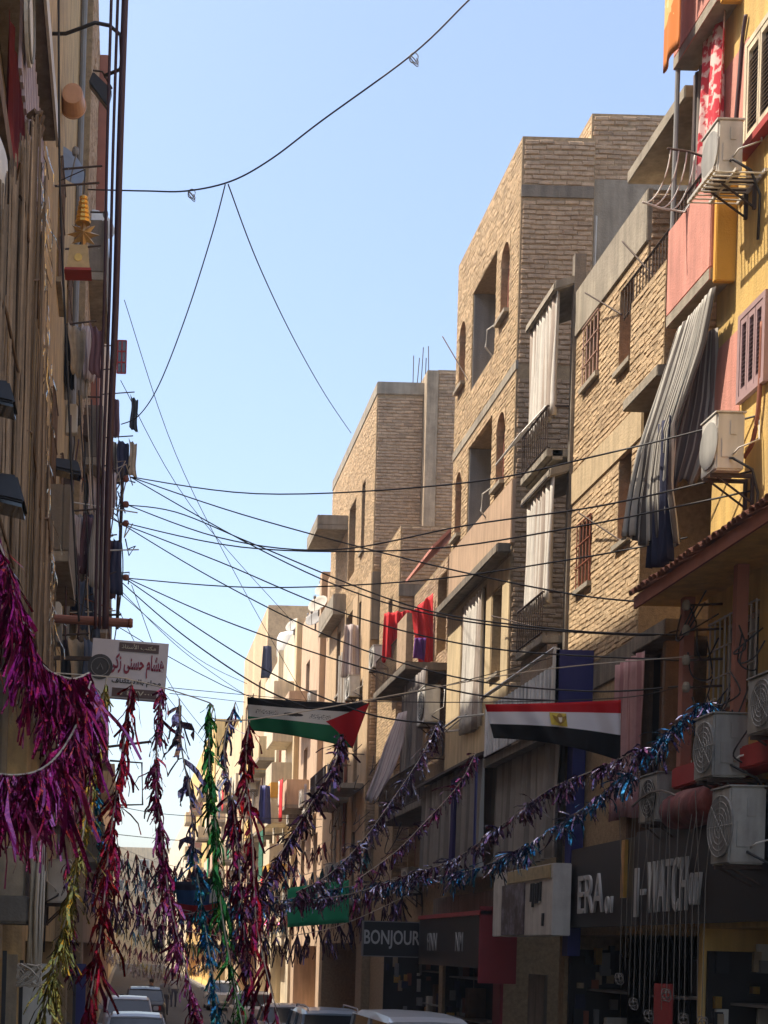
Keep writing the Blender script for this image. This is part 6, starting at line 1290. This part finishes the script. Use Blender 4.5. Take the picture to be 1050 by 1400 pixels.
    for sx_ in (-1, 1): MB().lathe(hp(sx_ * .033 * s, -.092 * s, 1.615 * s), [(.004, -.01), (.012, 0), (.004, .01)], 8).build('eye', M_hair, t); MB().lathe(hp(sx_ * .09 * s, 0, 1.60 * s), [(.008, -.03), (.016, 0), (.012, .025)], 8).build('ear', M_skin, t)
    return t
p = PY(52, 1366, 30); person('person in a black top standing at the left shop', -.95, 25, .3, (.02, .02, .022), (.03, .03, .04), 1.78)
person('person in a grey shirt walking past the lane cars', 1.9, 66, 3.0, (.2, .2, .21), (.05, .05, .07)); person('person in dark clothes walking far down the street', 1.2, 62, 2.8, (.05, .05, .06), (.04, .04, .05)); person('person in a white shirt near the far parked cars', 2.6, 75, 3.3, (.5, .5, .5), (.06, .06, .1))

# ================================================================== FAR CLUTTER: units, pipes and cloth on the distant fronts
r_ = random.Random(88)
for k in range(16):
    y = r_.uniform(49.5, 100); z = r_.choice((4.6, 7.6, 8.1, 10.8, 11.2, 13.8)); X = 6.5 if y < 57 else 6.4
    ac_unit('small air conditioner on the distant sunlit fronts', 1, X, y, z + r_.uniform(-.2, .3), .8, .6, .3, .1, group='air conditioners on the distant fronts', pipe=False)
for k in range(14):
    y = r_.uniform(42, 105); m_ = r_.choice([M_grey, M_wood_l, M_whitef, M_redwood]); z0 = r_.uniform(3.5, 7); X = 6.44 if y < 57 else 6.34
    t = thing('drain_pipe', 'drain pipe running down the distant sunlit fronts', 'pipe', (X, y, z0), 'drain pipes on the distant fronts')
    MB().tube([(X, y, z0), (X, y + .02, 12.3)], .05, 6).build('tube', m_, t)
    for z in (z0 + 1, z0 + 3): MB().box(X - .07, X + .06, y - .07, y + .07, z, z + .04).build('clamp', M_iron, t)
for k in range(16):
    y = r_.uniform(50, 105); z = r_.choice((5.3, 8.5, 11.6)); m_, cn = r_.choice([(M_navy, 'navy'), (M_white, 'white'), (M_redcl, 'scarlet'), (M_pale, 'pale'), (M_green, 'green'), (M_ochre, 'mustard'), (M_denim, 'blue')]); L = r_.uniform(.8, 1.5); X = 5.45 if y < 58 else 5.5
    tag(cloth('laundry', (lambda X, y, z, L: lambda a, t: Vector((X + .04 * math.sin(a * 9), y + a * 1.1, z + .75 - L * (1 - t) - .05 * math.sin(a * 5))))(X, y, z, L), 10, 6, m_), cn + ' cloth airing on the distant balconies', 'laundry', 'laundry on the distant balconies')
# R5 CLUTTER: railed balconies, units and cloth on the shaded middle fronts
for (X, y, z, lab) in ((6.5, 41.0, 10.3, 'air conditioner on the second tall brick building above its railed balcony'), (6.5, 44.2, 5.2, 'air conditioner low on the second tall brick building'), (7.1, 34.9, 4.6, 'air conditioner low on the set-back brick house')):
    ac_unit(lab, 1, X, y, z, .8, .6, .3, .1)
for z in (4.7, 7.9): balcony(t2, 1, XR - .03, 40.3, 42.8, z - .1, .6, M_conc, par=.8, open_rail=True)
for k in range(9):
    y = 40.4 + k * .9; m_, cn = r_.choice([(M_navy, 'navy'), (cl2, 'grey'), (M_pale, 'pale'), (M_denim, 'blue'), (M_wood_l, 'beige')]); z = r_.choice((5.4, 8.6))
    tag(cloth('laundry', (lambda y, z, L: lambda a, t: Vector((5.78 + .03 * math.sin(a * 9), y + a * .6, z - L * (1 - t) - .04 * math.sin(a * 5))))(y, z, r_.uniform(.6, 1.2)), 8, 6, m_), cn + ' cloth on the railed balconies of the second tall brick building', 'laundry', 'laundry on the middle balconies')
# thin dusty air over the whole street
hz, n_, l_, b_ = new_mat('dusty_air'); n_.remove(b_); pv = n_.new('ShaderNodeVolumePrincipled'); pv.inputs['Color'].default_value = (.92, .93, .95, 1); pv.inputs['Density'].default_value = .0011; pv.inputs['Anisotropy'].default_value = .2
l_.new(pv.outputs[0], n_['Material Output'].inputs['Volume'])
o = MB().box(-405, 405, -205, 905, -1.5, 24).build('haze', hz); o['kind'] = 'stuff'
